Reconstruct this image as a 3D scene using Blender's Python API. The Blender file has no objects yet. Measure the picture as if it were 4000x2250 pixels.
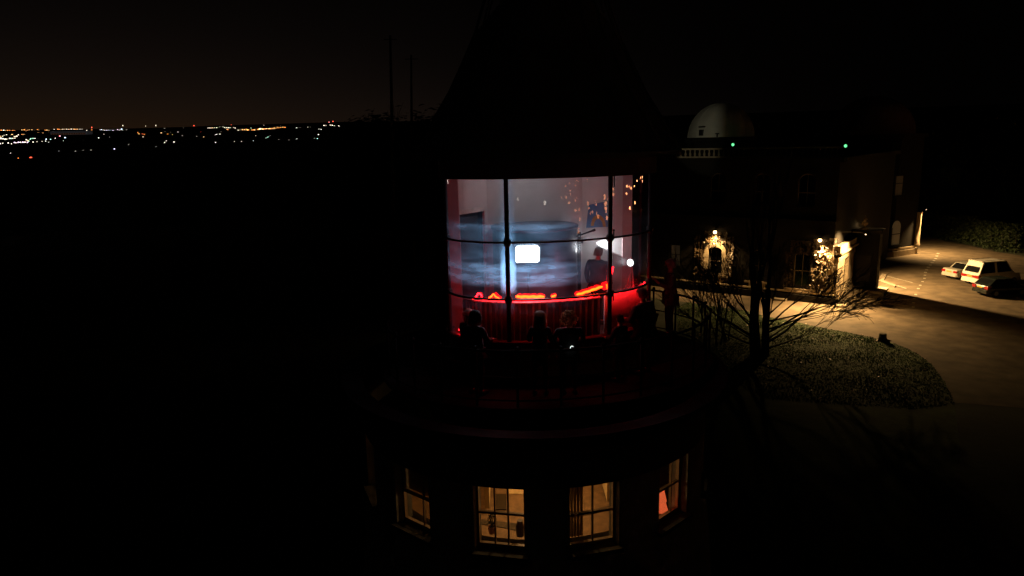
import bpy, bmesh, math, random
from mathutils import Vector, Matrix, noise
random.seed(7)
SC = bpy.context.scene
COL = SC.collection
R = math.radians
H = 13.0                                   # camera height above the observatory ground

# ------------------------------------------------------------------ camera, sky, exposure
PITCH, ROLL, FPX = R(11.5), R(-1.2), 2778.0
cam_d = bpy.data.cameras.new('camera'); cam = bpy.data.objects.new('camera', cam_d); COL.objects.link(cam)
cam_d.sensor_width = 36.0; cam_d.lens = 36.0 * FPX / 4000.0
cam_d.clip_start = 0.1; cam_d.clip_end = 9000
cam.matrix_world = Matrix.Translation((0, 0, H)) @ Matrix.Rotation(R(90) - PITCH, 4, 'X') @ Matrix.Rotation(ROLL, 4, 'Z')
SC.camera = cam
SC.view_settings.view_transform = 'Standard'
try: SC.view_settings.look = 'None'
except Exception: pass
SC.view_settings.exposure = 0.0; SC.view_settings.gamma = 1.0; SC.view_settings.use_curve_mapping = False
SC.render.engine = 'CYCLES'
SC.cycles.max_bounces = 8; SC.cycles.diffuse_bounces = 3; SC.cycles.glossy_bounces = 4
SC.cycles.transmission_bounces = 6; SC.cycles.transparent_max_bounces = 24
SC.cycles.sample_clamp_indirect = 4.0
SC.cycles.caustics_reflective = False; SC.cycles.caustics_refractive = False

W = bpy.data.worlds.new('World'); SC.world = W; W.use_nodes = True
nt = W.node_tree; nt.nodes.clear()
def wn(t, **k):
    n = nt.nodes.new(t)
    for a, b in k.items(): setattr(n, a, b)
    return n
def wm(op, a, b=None, c=None):
    n = wn('ShaderNodeMath', operation=op)
    for i, x in enumerate((a, b, c)):
        if x is None: continue
        if isinstance(x, (int, float)): n.inputs[i].default_value = x
        else: nt.links.new(x, n.inputs[i])
    return n.outputs[0]
out = wn('ShaderNodeOutputWorld')
sky = wn('ShaderNodeTexSky', sky_type='NISHITA', sun_disc=False)
sky.sun_elevation = R(-9); sky.sun_rotation = R(-60)
bg1 = wn('ShaderNodeBackground'); bg1.inputs['Strength'].default_value = 0.05
nt.links.new(sky.outputs[0], bg1.inputs['Color'])
tc = wn('ShaderNodeTexCoord'); sx = wn('ShaderNodeSeparateXYZ'); nt.links.new(tc.outputs['Generated'], sx.inputs[0])
elev = wm('MAXIMUM', sx.outputs['Z'], 0.0)
fall = wm('POWER', 2.718, wm('MULTIPLY', elev, -12.5))
az = wm('ADD', wm('MULTIPLY', sx.outputs['X'], -0.6), wm('MULTIPLY', sx.outputs['Y'], 0.8))   # towards the lit town
azm = wm('POWER', wm('MAXIMUM', az, 0.0), 5.0)
glow = wm('MULTIPLY', fall, azm)
mixc = wn('ShaderNodeMix', data_type='RGBA')
nt.links.new(wm('MINIMUM', wm('MULTIPLY', glow, 1.6), 1.0), mixc.inputs[0])
mixc.inputs[6].default_value = (1.0, 0.72, 0.62, 1); mixc.inputs[7].default_value = (1.0, 0.52, 0.26, 1)
bg2 = wn('ShaderNodeBackground'); nt.links.new(mixc.outputs[2], bg2.inputs['Color'])
nt.links.new(wm('MULTIPLY_ADD', glow, 0.0175, 0.0003), bg2.inputs['Strength'])
add = wn('ShaderNodeAddShader'); nt.links.new(bg1.outputs[0], add.inputs[0]); nt.links.new(bg2.outputs[0], add.inputs[1])
nt.links.new(add.outputs[0], out.inputs['Surface'])
moon_d = bpy.data.lights.new('moon', 'SUN'); moon_d.energy = 0.0012; moon_d.angle = R(0.5); moon_d.color = (1, .93, .85)
moon = bpy.data.objects.new('moon', moon_d); COL.objects.link(moon); moon.rotation_euler = (R(50), 0, R(-60))

# ------------------------------------------------------------------ pixel <-> place helpers (4000 x 2250 photograph)
def ray(px, py):
    u, v = px - 2000, py - 1125; c, s = math.cos(ROLL), math.sin(ROLL)
    u0 = c*u + s*v; up = -(-s*u + c*v) / FPX
    return Vector((u0/FPX, math.cos(PITCH) + math.sin(PITCH)*up, -math.sin(PITCH) + math.cos(PITCH)*up))
def at(px, py, Y):
    d = ray(px, py); return Vector((0, 0, H)) + d * (Y/d.y)
def gp(px, py, z=0.0):
    d = ray(px, py); return Vector((0, 0, H)) + d * ((z-H)/d.z)

# ------------------------------------------------------------------ materials
MATS = {}
def mat(name, col, rough=0.8, metal=0.0, var=0.25, scale=6.0, bump=0.0, bscale=None, emit=None, estr=0.0, spec=0.3, stretch=None):
    if name in MATS: return MATS[name]
    m = bpy.data.materials.new(name); m.use_nodes = True; t = m.node_tree; b = t.nodes['Principled BSDF']
    b.inputs['Roughness'].default_value = rough; b.inputs['Metallic'].default_value = metal
    b.inputs['Specular IOR Level'].default_value = spec
    co = t.nodes.new('ShaderNodeTexCoord'); src = co.outputs['Object']
    if stretch:
        mp = t.nodes.new('ShaderNodeMapping'); mp.inputs['Scale'].default_value = stretch
        t.links.new(src, mp.inputs[0]); src = mp.outputs[0]
    if var > 0:
        n = t.nodes.new('ShaderNodeTexNoise'); n.inputs['Scale'].default_value = scale; n.inputs['Detail'].default_value = 6
        t.links.new(src, n.inputs['Vector'])
        r = t.nodes.new('ShaderNodeValToRGB'); r.color_ramp.elements[0].position = 0.3; r.color_ramp.elements[1].position = 0.72
        r.color_ramp.elements[0].color = (*[c*(1-var) for c in col], 1); r.color_ramp.elements[1].color = (*[min(1, c*(1+var)) for c in col], 1)
        t.links.new(n.outputs['Fac'], r.inputs[0]); t.links.new(r.outputs[0], b.inputs['Base Color'])
    else: b.inputs['Base Color'].default_value = (*col, 1)
    if bump > 0:
        n2 = t.nodes.new('ShaderNodeTexNoise'); n2.inputs['Scale'].default_value = bscale or scale*4; n2.inputs['Detail'].default_value = 8
        t.links.new(src, n2.inputs['Vector'])
        bp = t.nodes.new('ShaderNodeBump'); bp.inputs['Strength'].default_value = bump; bp.inputs['Distance'].default_value = 0.03
        t.links.new(n2.outputs['Fac'], bp.inputs['Height']); t.links.new(bp.outputs[0], b.inputs['Normal'])
    if emit:
        b.inputs['Emission Color'].default_value = (*emit, 1); b.inputs['Emission Strength'].default_value = estr
    MATS[name] = m; return m
def emis(name, col, s, mis=True):
    if name in MATS: return MATS[name]
    m = bpy.data.materials.new(name); m.use_nodes = True; t = m.node_tree; t.nodes.clear()
    e = t.nodes.new('ShaderNodeEmission'); e.inputs[0].default_value = (*col, 1); e.inputs[1].default_value = s
    o = t.nodes.new('ShaderNodeOutputMaterial'); t.links.new(e.outputs[0], o.inputs[0])
    if not mis: m.cycles.emission_sampling = 'NONE'
    MATS[name] = m; return m
def thin_glass(name, haze=0.0, bar=(0, 0, 0), ior=1.45, tint=(1, 1, 1)):
    m = bpy.data.materials.new(name); m.use_nodes = True; t = m.node_tree; t.nodes.clear()
    o = t.nodes.new('ShaderNodeOutputMaterial'); tr = t.nodes.new('ShaderNodeBsdfTransparent'); tr.inputs[0].default_value = (*tint, 1)
    gl = t.nodes.new('ShaderNodeBsdfGlossy'); gl.inputs['Roughness'].default_value = 0.0
    fr = t.nodes.new('ShaderNodeFresnel'); fr.inputs[0].default_value = ior
    cl = t.nodes.new('ShaderNodeMath'); cl.operation = 'MINIMUM'; t.links.new(fr.outputs[0], cl.inputs[0]); cl.inputs[1].default_value = .30
    mx = t.nodes.new('ShaderNodeMixShader'); t.links.new(cl.outputs[0], mx.inputs[0]); t.links.new(tr.outputs[0], mx.inputs[1]); t.links.new(gl.outputs[0], mx.inputs[2])
    last = mx.outputs[0]
    if haze > 0:
        df = t.nodes.new('ShaderNodeBsdfTranslucent'); df.inputs[0].default_value = (.34, .66, 1, 1)  # film tinted blue to imitate the cool glow
        co = t.nodes.new('ShaderNodeTexCoord')
        sep = t.nodes.new('ShaderNodeSeparateXYZ'); t.links.new(co.outputs['Object'], sep.inputs[0])
        mp = t.nodes.new('ShaderNodeMapping'); mp.inputs['Scale'].default_value = (1.2, 1.2, 5.0); t.links.new(co.outputs['Object'], mp.inputs[0])
        n = t.nodes.new('ShaderNodeTexNoise'); n.inputs['Scale'].default_value = 2.0; n.inputs['Detail'].default_value = 7; t.links.new(mp.outputs[0], n.inputs['Vector'])
        r = t.nodes.new('ShaderNodeValToRGB'); r.color_ramp.elements[0].position = .35; r.color_ramp.elements[1].position = .75
        r.color_ramp.elements[0].color = (.25, .25, .25, 1); r.color_ramp.elements[1].color = (1, 1, 1, 1); t.links.new(n.outputs['Fac'], r.inputs[0])
        # haze painted in horizontal bands to imitate the floodlight's glow (heights above the sill)
        zr = t.nodes.new('ShaderNodeMapRange'); zr.inputs[1].default_value = 9.2; zr.inputs[2].default_value = 12.45; t.links.new(sep.outputs[2], zr.inputs[0])
        zb = t.nodes.new('ShaderNodeValToRGB'); els = zb.color_ramp.elements
        pts = [(0, .08), (.26, .06), (.325, .05), (.36, .85), (.39, .9), (.41, .5), (.43, .95), (.455, .9), (.48, .36), (.54, .30), (.6, .26), (.64, .28), (.672, .5), (.69, .75), (.71, .2), (.76, .05), (1, .03)]
        els[0].position = 0; els[0].color = (pts[0][1],)*3 + (1,); els[1].position = 1; els[1].color = (pts[-1][1],)*3 + (1,)
        for p_, v_ in pts[1:-1]:
            e = els.new(p_); e.color = (v_, v_, v_, 1)
        t.links.new(zr.outputs[0], zb.inputs[0])
        ml = t.nodes.new('ShaderNodeMath'); ml.operation = 'MULTIPLY'; t.links.new(r.outputs[0], ml.inputs[0]); t.links.new(zb.outputs[0], ml.inputs[1])
        # bright flare beside the left glazing bar, painted into the film
        q1 = t.nodes.new('ShaderNodeVectorMath'); q1.operation = 'MULTIPLY'; q1.inputs[1].default_value = (1, 1, 0); t.links.new(co.outputs['Object'], q1.inputs[0])
        q2 = t.nodes.new('ShaderNodeVectorMath'); q2.operation = 'DISTANCE'; t.links.new(q1.outputs[0], q2.inputs[0]); q2.inputs[1].default_value = bar
        q3 = t.nodes.new('ShaderNodeMapRange'); q3.inputs[1].default_value = .05; q3.inputs[2].default_value = .17; q3.inputs[3].default_value = 3.0; q3.inputs[4].default_value = 0; t.links.new(q2.outputs['Value'], q3.inputs[0])
        q4 = t.nodes.new('ShaderNodeMath'); q4.operation = 'MULTIPLY'; t.links.new(q3.outputs[0], q4.inputs[0])
        z3 = t.nodes.new('ShaderNodeValToRGB'); e3 = z3.color_ramp.elements; e3[0].position = .29; e3[0].color = (.03, .03, .03, 1); e3[1].position = .7; e3[1].color = (.10, .10, .10, 1)
        for p_, v_ in ((.345, .7), (.40, .9), (.455, 1.0), (.50, .45), (.58, .2)):
            e = e3.new(p_); e.color = (v_, v_, v_, 1)
        t.links.new(zr.outputs[0], z3.inputs[0]); t.links.new(z3.outputs[0], q4.inputs[1])
        q5 = t.nodes.new('ShaderNodeMath'); q5.operation = 'ADD'; t.links.new(q4.outputs[0], q5.inputs[0]); t.links.new(ml.outputs[0], q5.inputs[1]); ml = q5
        xr = t.nodes.new('ShaderNodeMapRange'); xr.inputs[1].default_value = .75; xr.inputs[2].default_value = 1.45; xr.inputs[3].default_value = 1; xr.inputs[4].default_value = .14; t.links.new(sep.outputs[0], xr.inputs[0])
        m3 = t.nodes.new('ShaderNodeMath'); m3.operation = 'MULTIPLY'; t.links.new(ml.outputs[0], m3.inputs[0]); t.links.new(xr.outputs[0], m3.inputs[1]); ml = m3
        m2 = t.nodes.new('ShaderNodeMath'); m2.operation = 'MULTIPLY'; m2.use_clamp = True; t.links.new(ml.outputs[0], m2.inputs[0]); m2.inputs[1].default_value = haze
        rf = t.nodes.new('ShaderNodeBsdfRefraction'); rf.inputs['Roughness'].default_value = .42; rf.inputs['IOR'].default_value = 1.18; rf.inputs[0].default_value = (.9, .95, 1, 1)
        mh = t.nodes.new('ShaderNodeMixShader'); mh.inputs[0].default_value = .055; t.links.new(last, mh.inputs[1]); t.links.new(rf.outputs[0], mh.inputs[2]); last = mh.outputs[0]
        mx2 = t.nodes.new('ShaderNodeMixShader'); t.links.new(m2.outputs[0], mx2.inputs[0]); t.links.new(last, mx2.inputs[1]); t.links.new(df.outputs[0], mx2.inputs[2])
        last = mx2.outputs[0]
    t.links.new(last, o.inputs[0]); MATS[name] = m; return m

STONE = mat('tower_stone', (.20, .185, .16), .9, var=.3, scale=3, bump=.4)
DARKPAINT = mat('black_paint', (.02, .02, .022), .45, var=.2)
SLATE = mat('roof_lead', (.04, .042, .045), .6, var=.3, scale=2)
WHITEWALL = mat('white_plaster', (.62, .60, .60), .85, var=.06, scale=2.5, bump=.05)
WHITEPAINT = mat('white_paint', (.72, .70, .70), .5, var=.05)
REDPAINT = mat('dark_red_paint', (.07, .018, .018), .5, var=.15)
BOARD = mat('dark_board', (.055, .040, .040), .55, var=.35, scale=5, stretch=(4, 4, .6))
BATTEN = mat('pale_batten', (.42, .36, .34), .5, var=.1)
DECK = mat('deck', (.006, .006, .006), .85, var=.3)
IRON = mat('black_iron', (.018, .018, .02), .4, metal=.3, var=.2)
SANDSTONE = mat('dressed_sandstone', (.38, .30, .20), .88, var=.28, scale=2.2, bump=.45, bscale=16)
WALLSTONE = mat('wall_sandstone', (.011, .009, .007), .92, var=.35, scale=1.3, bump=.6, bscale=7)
LEADDOME = mat('dome_cladding', (.55, .53, .46), .6, var=.1, scale=1.2)
GLASS = thin_glass('lantern_glass', haze=.55, bar=(-.06, 13.47, 0))
PANE = thin_glass('window_glass')
DARKGLASS = mat('dark_window_glass', (.006, .007, .009), .06, var=0, spec=.6)
WOOD = mat('window_wood', (.26, .20, .14), .6, var=.2)
BARK = mat('bark', (.075, .06, .045), .95, var=.4, scale=4, bump=.5)
TWIG = mat('twig_bark', (.06, .045, .035), .9, var=.3)
LEAF = mat('ivy_leaf', (.10, .066, .034), .42, var=.5, scale=3, spec=.5)
HEDGE = mat('hedge_leaf', (.035, .055, .02), .6, var=.5, scale=2)
EVERG = mat('evergreen_leaf', (.02, .03, .016), .8, var=.4, scale=2)

# ------------------------------------------------------------------ mesh builder
class MB:
    def __init__(s): s.v = []; s.f = []; s.m = []; s.cur = 0
    def add(s, vs, fs):
        o = len(s.v); s.v += [tuple(v) for v in vs]; s.f += [tuple(i+o for i in f) for f in fs]; s.m += [s.cur]*len(fs)
    def hexa(s, p):   # 8 points: bottom 4 ccw, top 4 ccw
        s.add(p, [(3,2,1,0),(4,5,6,7),(0,1,5,4),(1,2,6,5),(2,3,7,6),(3,0,4,7)])
    def box(s, c, d, rz=0.0):
        cx, cy, cz = c; hx, hy, hz = d[0]/2, d[1]/2, d[2]/2; ca, sa = math.cos(rz), math.sin(rz)
        q = [(-hx,-hy),(hx,-hy),(hx,hy),(-hx,hy)]
        s.hexa([(cx+x*ca-y*sa, cy+x*sa+y*ca, cz+z) for z in (-hz, hz) for x, y in q])
    def tube(s, pts, rad, n=6, cap=True):
        pts = [Vector(p) for p in pts]; k = len(pts); rs = rad if isinstance(rad, (list, tuple)) else [rad]*k
        vs = []
        for i, p in enumerate(pts):
            d = (pts[min(i+1, k-1)] - pts[max(i-1, 0)])
            if d.length < 1e-9: d = Vector((0, 0, 1))
            d.normalize(); a = Vector((0, 0, 1)) if abs(d.z) < .9 else Vector((1, 0, 0))
            u = d.cross(a).normalized(); w = d.cross(u)
            for j in range(n):
                t = 2*math.pi*j/n; vs.append(p + (u*math.cos(t) + w*math.sin(t))*rs[i])
        fs = []
        for i in range(k-1):
            for j in range(n):
                fs.append((i*n+j, i*n+(j+1)%n, (i+1)*n+(j+1)%n, (i+1)*n+j))
        if cap: fs += [tuple(range(n-1, -1, -1)), tuple(range((k-1)*n, k*n))]
        s.add(vs, fs)
    def lathe(s, prof, c=(0, 0, 0), n=24, a0=0.0, a1=2*math.pi):
        full = abs(a1-a0-2*math.pi) < 1e-6; m = n if full else n+1; vs = []
        for r_, z in prof:
            for j in range(m):
                t = a0 + (a1-a0)*j/n; vs.append((c[0]+r_*math.cos(t), c[1]+r_*math.sin(t), c[2]+z))
        fs = []
        for i in range(len(prof)-1):
            for j in range(n):
                jj = (j+1) % m
                fs.append((i*m+j, i*m+jj, (i+1)*m+jj, (i+1)*m+j))
        s.add(vs, fs)
    def blob(s, c, r, n=8, k=6, squash=(1, 1, 1), jit=0.0):
        vs = [(c[0], c[1], c[2]-r*squash[2])]
        for i in range(1, k):
            ph = -math.pi/2 + math.pi*i/k
            for j in range(n):
                t = 2*math.pi*j/n; rr = r*(1+random.uniform(-jit, jit))
                vs.append((c[0]+rr*squash[0]*math.cos(ph)*math.cos(t), c[1]+rr*squash[1]*math.cos(ph)*math.sin(t), c[2]+rr*squash[2]*math.sin(ph)))
        vs.append((c[0], c[1], c[2]+r*squash[2])); fs = []
        for j in range(n): fs.append((0, 1+(j+1)%n, 1+j))
        for i in range(k-2):
            for j in range(n):
                a = 1+i*n; fs.append((a+j, a+(j+1)%n, a+n+(j+1)%n, a+n+j))
        a = 1+(k-2)*n
        for j in range(n): fs.append((a+j, a+(j+1)%n, a+n))
        s.add(vs, fs)
    def prism(s, poly, fn, d0, d1):   # poly in 2-D, fn(u, v, d) -> point
        n = len(poly); vs = [fn(u, v, d0) for u, v in poly] + [fn(u, v, d1) for u, v in poly]
        fs = [tuple(range(n-1, -1, -1)), tuple(range(n, 2*n))] + [(i, (i+1)%n, n+(i+1)%n, n+i) for i in range(n)]
        s.add(vs, fs)
    def leaf(s, p, nrm, size, ratio=.7):
        nrm = Vector(nrm).normalized(); a = Vector((random.uniform(-1,1), random.uniform(-1,1), random.uniform(-1,1)))
        u = nrm.cross(a)
        if u.length < 1e-4: u = nrm.orthogonal()
        u = u.normalized()*size; w = nrm.cross(u).normalized()*size*ratio; p = Vector(p)
        s.add([p-u, p+w*.8-u*.1+nrm*size*.2, p+u, p-w*.8-u*.1+nrm*size*.2], [(0,1,2),(0,2,3)])
    def mesh(s, name, mats, smooth=False):
        me = bpy.data.meshes.new(name); me.from_pydata(s.v, [], s.f)
        for m in (mats if isinstance(mats, (list, tuple)) else [mats]): me.materials.append(m)
        if any(s.m): me.polygons.foreach_set('material_index', s.m)
        bm = bmesh.new(); bm.from_mesh(me); bmesh.ops.recalc_face_normals(bm, faces=bm.faces[:]); bm.to_mesh(me); bm.free()
        if smooth: me.polygons.foreach_set('use_smooth', [True]*len(me.polygons))
        me.update(); return me
    def obj(s, name, mats, parent=None, smooth=False):
        return link(name, s.mesh(name, mats, smooth), parent)
def link(name, data, parent=None):
    o = bpy.data.objects.new(name, data); COL.objects.link(o)
    if parent is not None:
        o.parent = parent
        if parent.matrix_basis != Matrix.Identity(4): o.matrix_parent_inverse = world_of(parent).inverted()
    return o
def world_of(o):
    m = o.matrix_basis.copy()
    if o.parent: m = world_of(o.parent) @ o.matrix_parent_inverse @ m
    return m
def tag(o, label=None, cat=None, group=None, kind=None):
    if label: o['label'] = label
    if cat: o['category'] = cat
    if group: o['group'] = group
    if kind: o['kind'] = kind
    return o
def thing(name, label, cat, loc=(0, 0, 0), group=None):
    o = bpy.data.objects.new(name, None); COL.objects.link(o); o.location = loc; o.empty_display_size = .2
    return tag(o, label, cat, group)
def lamp(name, kind, loc, energy, color, parent, size=.05, spot=None, aim=None, blend=.3):
    d = bpy.data.lights.new(name, kind); d.energy = energy; d.color = color
    if kind in ('POINT', 'SPOT'): d.shadow_soft_size = size
    if spot: d.spot_size = spot; d.spot_blend = blend
    o = bpy.data.objects.new(name, d); COL.objects.link(o); o.location = loc
    if aim is not None: o.rotation_euler = (Vector(aim)-Vector(loc)).to_track_quat('-Z', 'Y').to_euler()
    o.parent = parent
    if parent.matrix_basis != Matrix.Identity(4): o.matrix_parent_inverse = world_of(parent).inverted()
    return o

# ------------------------------------------------------------------ the ground, the road and the far land
VALLEY = [(0, 0), (110, 0), (150, -4), (420, -26), (700, -20), (1200, 12), (2200, 52), (3000, 90), (3600, 13+3600*math.tan(R(1.9))), (4200, 142), (5200, 130)]
def far_k(az): return (1.86-.31*min(1.4, max(0, (-az-R(13))/R(23))))/1.9
def land_z(r, az=-.3):
    if r > 700: return -20+(land0(r)+20)*far_k(az)
    return land0(r)
def land0(r):
    for (a, za), (b, zb) in zip(VALLEY, VALLEY[1:]):
        if r <= b: return za + (zb-za)*(r-a)/(b-a)
    return VALLEY[-1][1]
def land():
    mb = MB(); rs = [0, 30, 60, 90, 108, 112, 130, 150, 220, 320, 420, 550, 700, 950, 1200, 1500, 1800, 2200, 2600, 3000, 3300, 3600, 4200, 5200]; n = 120
    vs = [(0, 0, 0)]
    for r_ in rs[1:]:
        for j in range(n):
            t = 2*math.pi*j/n; z = land_z(r_, math.atan2(math.cos(t), math.sin(t)))
            if r_ > 300: z += noise.noise(Vector((math.cos(t)*9, math.sin(t)*9, r_*.004)))*r_*.0011
            vs.append((r_*math.cos(t), r_*math.sin(t), z))
    fs = [(0, 1+j, 1+(j+1)%n) for j in range(n)]
    for i in range(len(rs)-2):
        for j in range(n):
            a = 1+i*n; fs.append((a+j, a+n+j, a+n+(j+1)%n, a+(j+1)%n))
    mb.add(vs, fs)
    return mb.obj('ground', mat('night_land', (.045, .05, .03), .95, var=.5, scale=.35, bump=.5, bscale=3), smooth=False)
tag(land(), kind='structure')

def px_poly(pts, z): return [gp(x, y, z) for x, y in pts]
def sheet(name, pts, m, kind='structure', parent=None):
    bm = bmesh.new(); vs = [bm.verts.new(p) for p in pts]; f = bm.faces.new(vs); bmesh.ops.triangulate(bm, faces=[f])
    bmesh.ops.recalc_face_normals(bm, faces=bm.faces[:])
    for f in bm.faces:
        if f.normal.z < 0: f.normal_flip()
    me = bpy.data.meshes.new(name); bm.to_mesh(me); bm.free(); me.materials.append(m)
    o = link(name, me, parent)
    if kind: o['kind'] = kind
    return o
ROADEDGE = [(2690,1180),(2780,1196),(2900,1212),(3000,1238),(3100,1256),(3200,1278),(3300,1296),(3400,1318),(3500,1344),(3580,1378),(3640,1424),(3690,1490),(3730,1580)]
ASPH = mat('asphalt', (.125, .094, .060), .9, var=.38, scale=.9, bump=.35, bscale=22)
edge = []
for a_, b_ in zip(ROADEDGE, ROADEDGE[1:]):
    pa, pb = gp(*a_, .006), gp(*b_, .006)
    for q in range(8):
        p = pa+(pb-pa)*q/8; w_ = noise.noise(p*1.3)*.28+noise.noise(p*4.1)*.14; edge.append(p+Vector((w_*.4, w_, 0)))
road = edge + [Vector((44, 26, .006)), Vector((70, 40, .006)), Vector((78, 66, .006)), gp(4060, 1010, .006), gp(3900, 985, .006), gp(3790, 960, .006), gp(3700, 945, .006), gp(3640, 925, .006), gp(3590, 912, .006), Vector((46, 100, .006)), Vector((30, 100, .006)), Vector((10, 75, .006)), Vector((7, 62, .006))]
sheet('road', road, ASPH)
# pale pavement along the left facade
LINEW = mat('line_paint', (.46, .42, .34), .8, var=.35, scale=5)

# dashes of the lane marking: each its own mark
dash_px = [(3664,990),(3660,1000),(3655,1010),(3648,1018),(3641,1026),(3634,1035),(3626,1044),(3620,1054),(3615,1064),(3613,1075),(3611,1087),(3604,1100),(3594,1114),(3587,1127),(3577,1150),(3572,1166),(3569,1183),(3567,1199)]
def mark_mesh():
    mb = MB(); mb.add([(-.17,-.30,0),(.17,-.30,0),(.17,.30,0),(-.17,.30,0)], [(0,1,2,3)]); return mb.mesh('lane_mark', LINEW)
lane = thing('lane_marking', 'dashed white line curving across the lamp-lit road towards the hedge', 'road marking', tuple(gp(3611, 1087, .012)))
mm = mark_mesh()
for i, (x, y) in enumerate(dash_px):
    o = bpy.data.objects.new('dash', mm); COL.objects.link(o); o.parent = lane
    p = gp(x, y, .012); q = gp(*dash_px[min(i+1, len(dash_px)-1)], .012) - gp(*dash_px[max(i-1, 0)], .012)
    o.location = p - lane.location; o.rotation_euler.z = math.atan2(q.y, q.x) - math.pi/2
    s_ = .72 if i < 9 else .58
    o.scale = (s_, s_, 1)
def line_strip(name, a, b, w, label):
    a, b = gp(*a, .012), gp(*b, .012); d = (b-a).normalized(); n = Vector((-d.y, d.x, 0))*w/2
    mb = MB(); mb.add([a-n, b-n, b+n, a+n], [(0,1,2,3)])
    tag(mb.obj(name, LINEW), label, 'road marking')
line_strip('parking_line', (3462, 1078), (3566, 1104), .09, 'thin faded white line on the road by the dark porch, the farther of two')
line_strip('parking_line', (3452, 1098), (3540, 1127), .10, 'white line on the road running out from the kerb corner by the dark porch')

# ------------------------------------------------------------------ lantern plan (an oval room)
LX, LY, LA, LB, LP = .835, 15.0, 2.229, 1.507, R(17.57)
def ell(deg, s=0.0, z=0.0):
    t = R(deg); ex = (LA+s)*math.sin(t); ey = -(LB+s)*math.cos(t)
    return Vector((LX+ex*math.cos(LP)-ey*math.sin(LP), LY+ex*math.sin(LP)+ey*math.cos(LP), z))
def elln(deg):
    d = ell(deg, .01)-ell(deg); d.z = 0; return d.normalized()
def ring(mb, t0, t1, s0, s1, z0, z1, n=None, closed=False):
    n = n or max(4, int(abs(t1-t0)/4)); vs = []
    for i in range(n+1):
        t = t0+(t1-t0)*i/n
        vs += [ell(t, s0, z0), ell(t, s1, z0), ell(t, s1, z1), ell(t, s0, z1)]
    fs = []
    for i in range(n):
        a = i*4
        for j in range(4): fs.append((a+j, a+(j+1)%4, a+4+(j+1)%4, a+4+j))
    if not closed: fs += [(3,2,1,0), (n*4, n*4+1, n*4+2, n*4+3)]
    mb.add(vs, fs)
ZT, Z2, Z3, ZS, ZL, ZG = H-.55, H-1.855, H-2.970, H-3.785, H-3.84, H-4.29
ZD = H-4.66                                   # gallery floor
ZF = H-3.95                                   # lantern floor
MULL = [-92, -36.8, 18.55, 62.6]
LH = thing('lighthouse', 'dark round lighthouse tower whose glazed lantern glows white and red', 'lighthouse', (.5, 15, 0))

# tower shaft, hollow at the lit storey, with window openings cut as boxes between piers
TX, TY, TR = .43, 15.0, 3.70
WIN = [-68.5, -40.3, -11.6, 14.9, 43.6, 72.0]
WT = [(H-5.93, H-7.04)]*6
WOFF = [0, (-6, 1), 0, 0, 0, 0]
WW = .93
def tpt(deg, r_, z): t = R(deg); return Vector((TX+r_*math.sin(t), TY-r_*math.cos(t), z))
def trow(mb, t0, t1, r0, r1, z0, z1):
    n = max(1, int(abs(t1-t0)/5)); 
    for i in range(n):
        a, b = t0+(t1-t0)*i/n, t0+(t1-t0)*(i+1)/n
        mb.hexa([tpt(a, r0, z0), tpt(a, r1, z0), tpt(b, r1, z0), tpt(b, r0, z0), tpt(a, r0, z1), tpt(a, r1, z1), tpt(b, r1, z1), tpt(b, r0, z1)])
half = math.degrees(math.asin(WW/2/TR))
zt, zb = H-5.85, H-7.10
mb = MB()
prof = [(4.35, 0), (4.3, .6), (4.12, .7), (3.86, zb-1.2), (TR, zb)]
mb.lathe(prof, (TX, TY, 0), 48)
mb.lathe([(3.2, zb), (3.2, 0)], (TX, TY, 0), 48)
mb.obj('tower_base', STONE, LH)
edges_ = [(-360+WIN[-1]+half, WIN[0]-half)] + [(WIN[i]+half, WIN[i+1]-half) for i in range(5)]
for a, b in edges_:
    mb = MB(); trow(mb, a, b, TR-.36, TR, zb, zt); mb.obj('wall_pier', STONE, LH)
mb = MB()
mb.lathe([(TR-.36, zt), (TR, zt), (TR-.03, ZD-.62), (TR+.10, ZD-.55), (TR+.10, ZD-.42), (TR-.02, ZD-.36), (TR-.02, ZD-.12), (TR+.42, ZD-.07)], (TX, TY, 0), 64)
mb.obj('tower_cornice', mat('cornice_lead', (.006, .006, .006), .8), LH)
def disc_ring(mb, z0, z1, s):
    n = 72; vs = [ell(0, 0, z0)*0 + Vector((LX, LY, z0)), Vector((LX, LY, z1))]
    for i in range(n): vs += [ell(360*i/n, s, z0), ell(360*i/n, s, z1)]
    fs = []
    for i in range(n):
        a, b = 2+2*i, 2+2*((i+1) % n); fs += [(0, b, a), (1, a+1, b+1), (a, b, b+1, a+1)]
    mb.add(vs, fs)
mb = MB(); disc_ring(mb, ZD-.07, ZD, 1.42); mb.obj('gallery_deck', DECK, LH)

# lit lower room
ROOMW = mat('room_wall', (.52, .38, .19), .8, var=.08, scale=2)
mb = MB(); mb.lathe([(.2, zb-.55), (3.3, zb-.55)], (TX, TY, 0), 40); mb.obj('room_floor', mat('room_boards', (.2, .12, .06), .6, var=.3), LH)
mb = MB(); mb.lathe([(.2, zt+.30), (TR-.36, zt+.30)], (TX, TY, 0), 40); mb.obj('room_ceiling', ROOMW, LH)
mb = MB(); mb.box((TX, TY+.9, (zt+zb)/2), (5.6, .12, 2.1)); mb.box((TX-1.05, TY-.2, (zt+zb)/2), (.10, 2.1, 2.1)); mb.box((TX+1.55, TY-.1, (zt+zb)/2), (.10, 1.9, 2.1)); mb.obj('room_partition', ROOMW, LH)
zfl = zb-.55
def floor_slab(name, pts, h, m):
    q = [gp(x, y, zfl) for x, y in pts]; mb = MB(); mb.prism([(p.x, p.y) for p in q], lambda u, v, d: Vector((u, v, d)), zfl+.004, zfl+h); mb.obj(name, m, LH)
DW_ = mat('dark_wood', (.03, .02, .012), .5)
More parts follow.
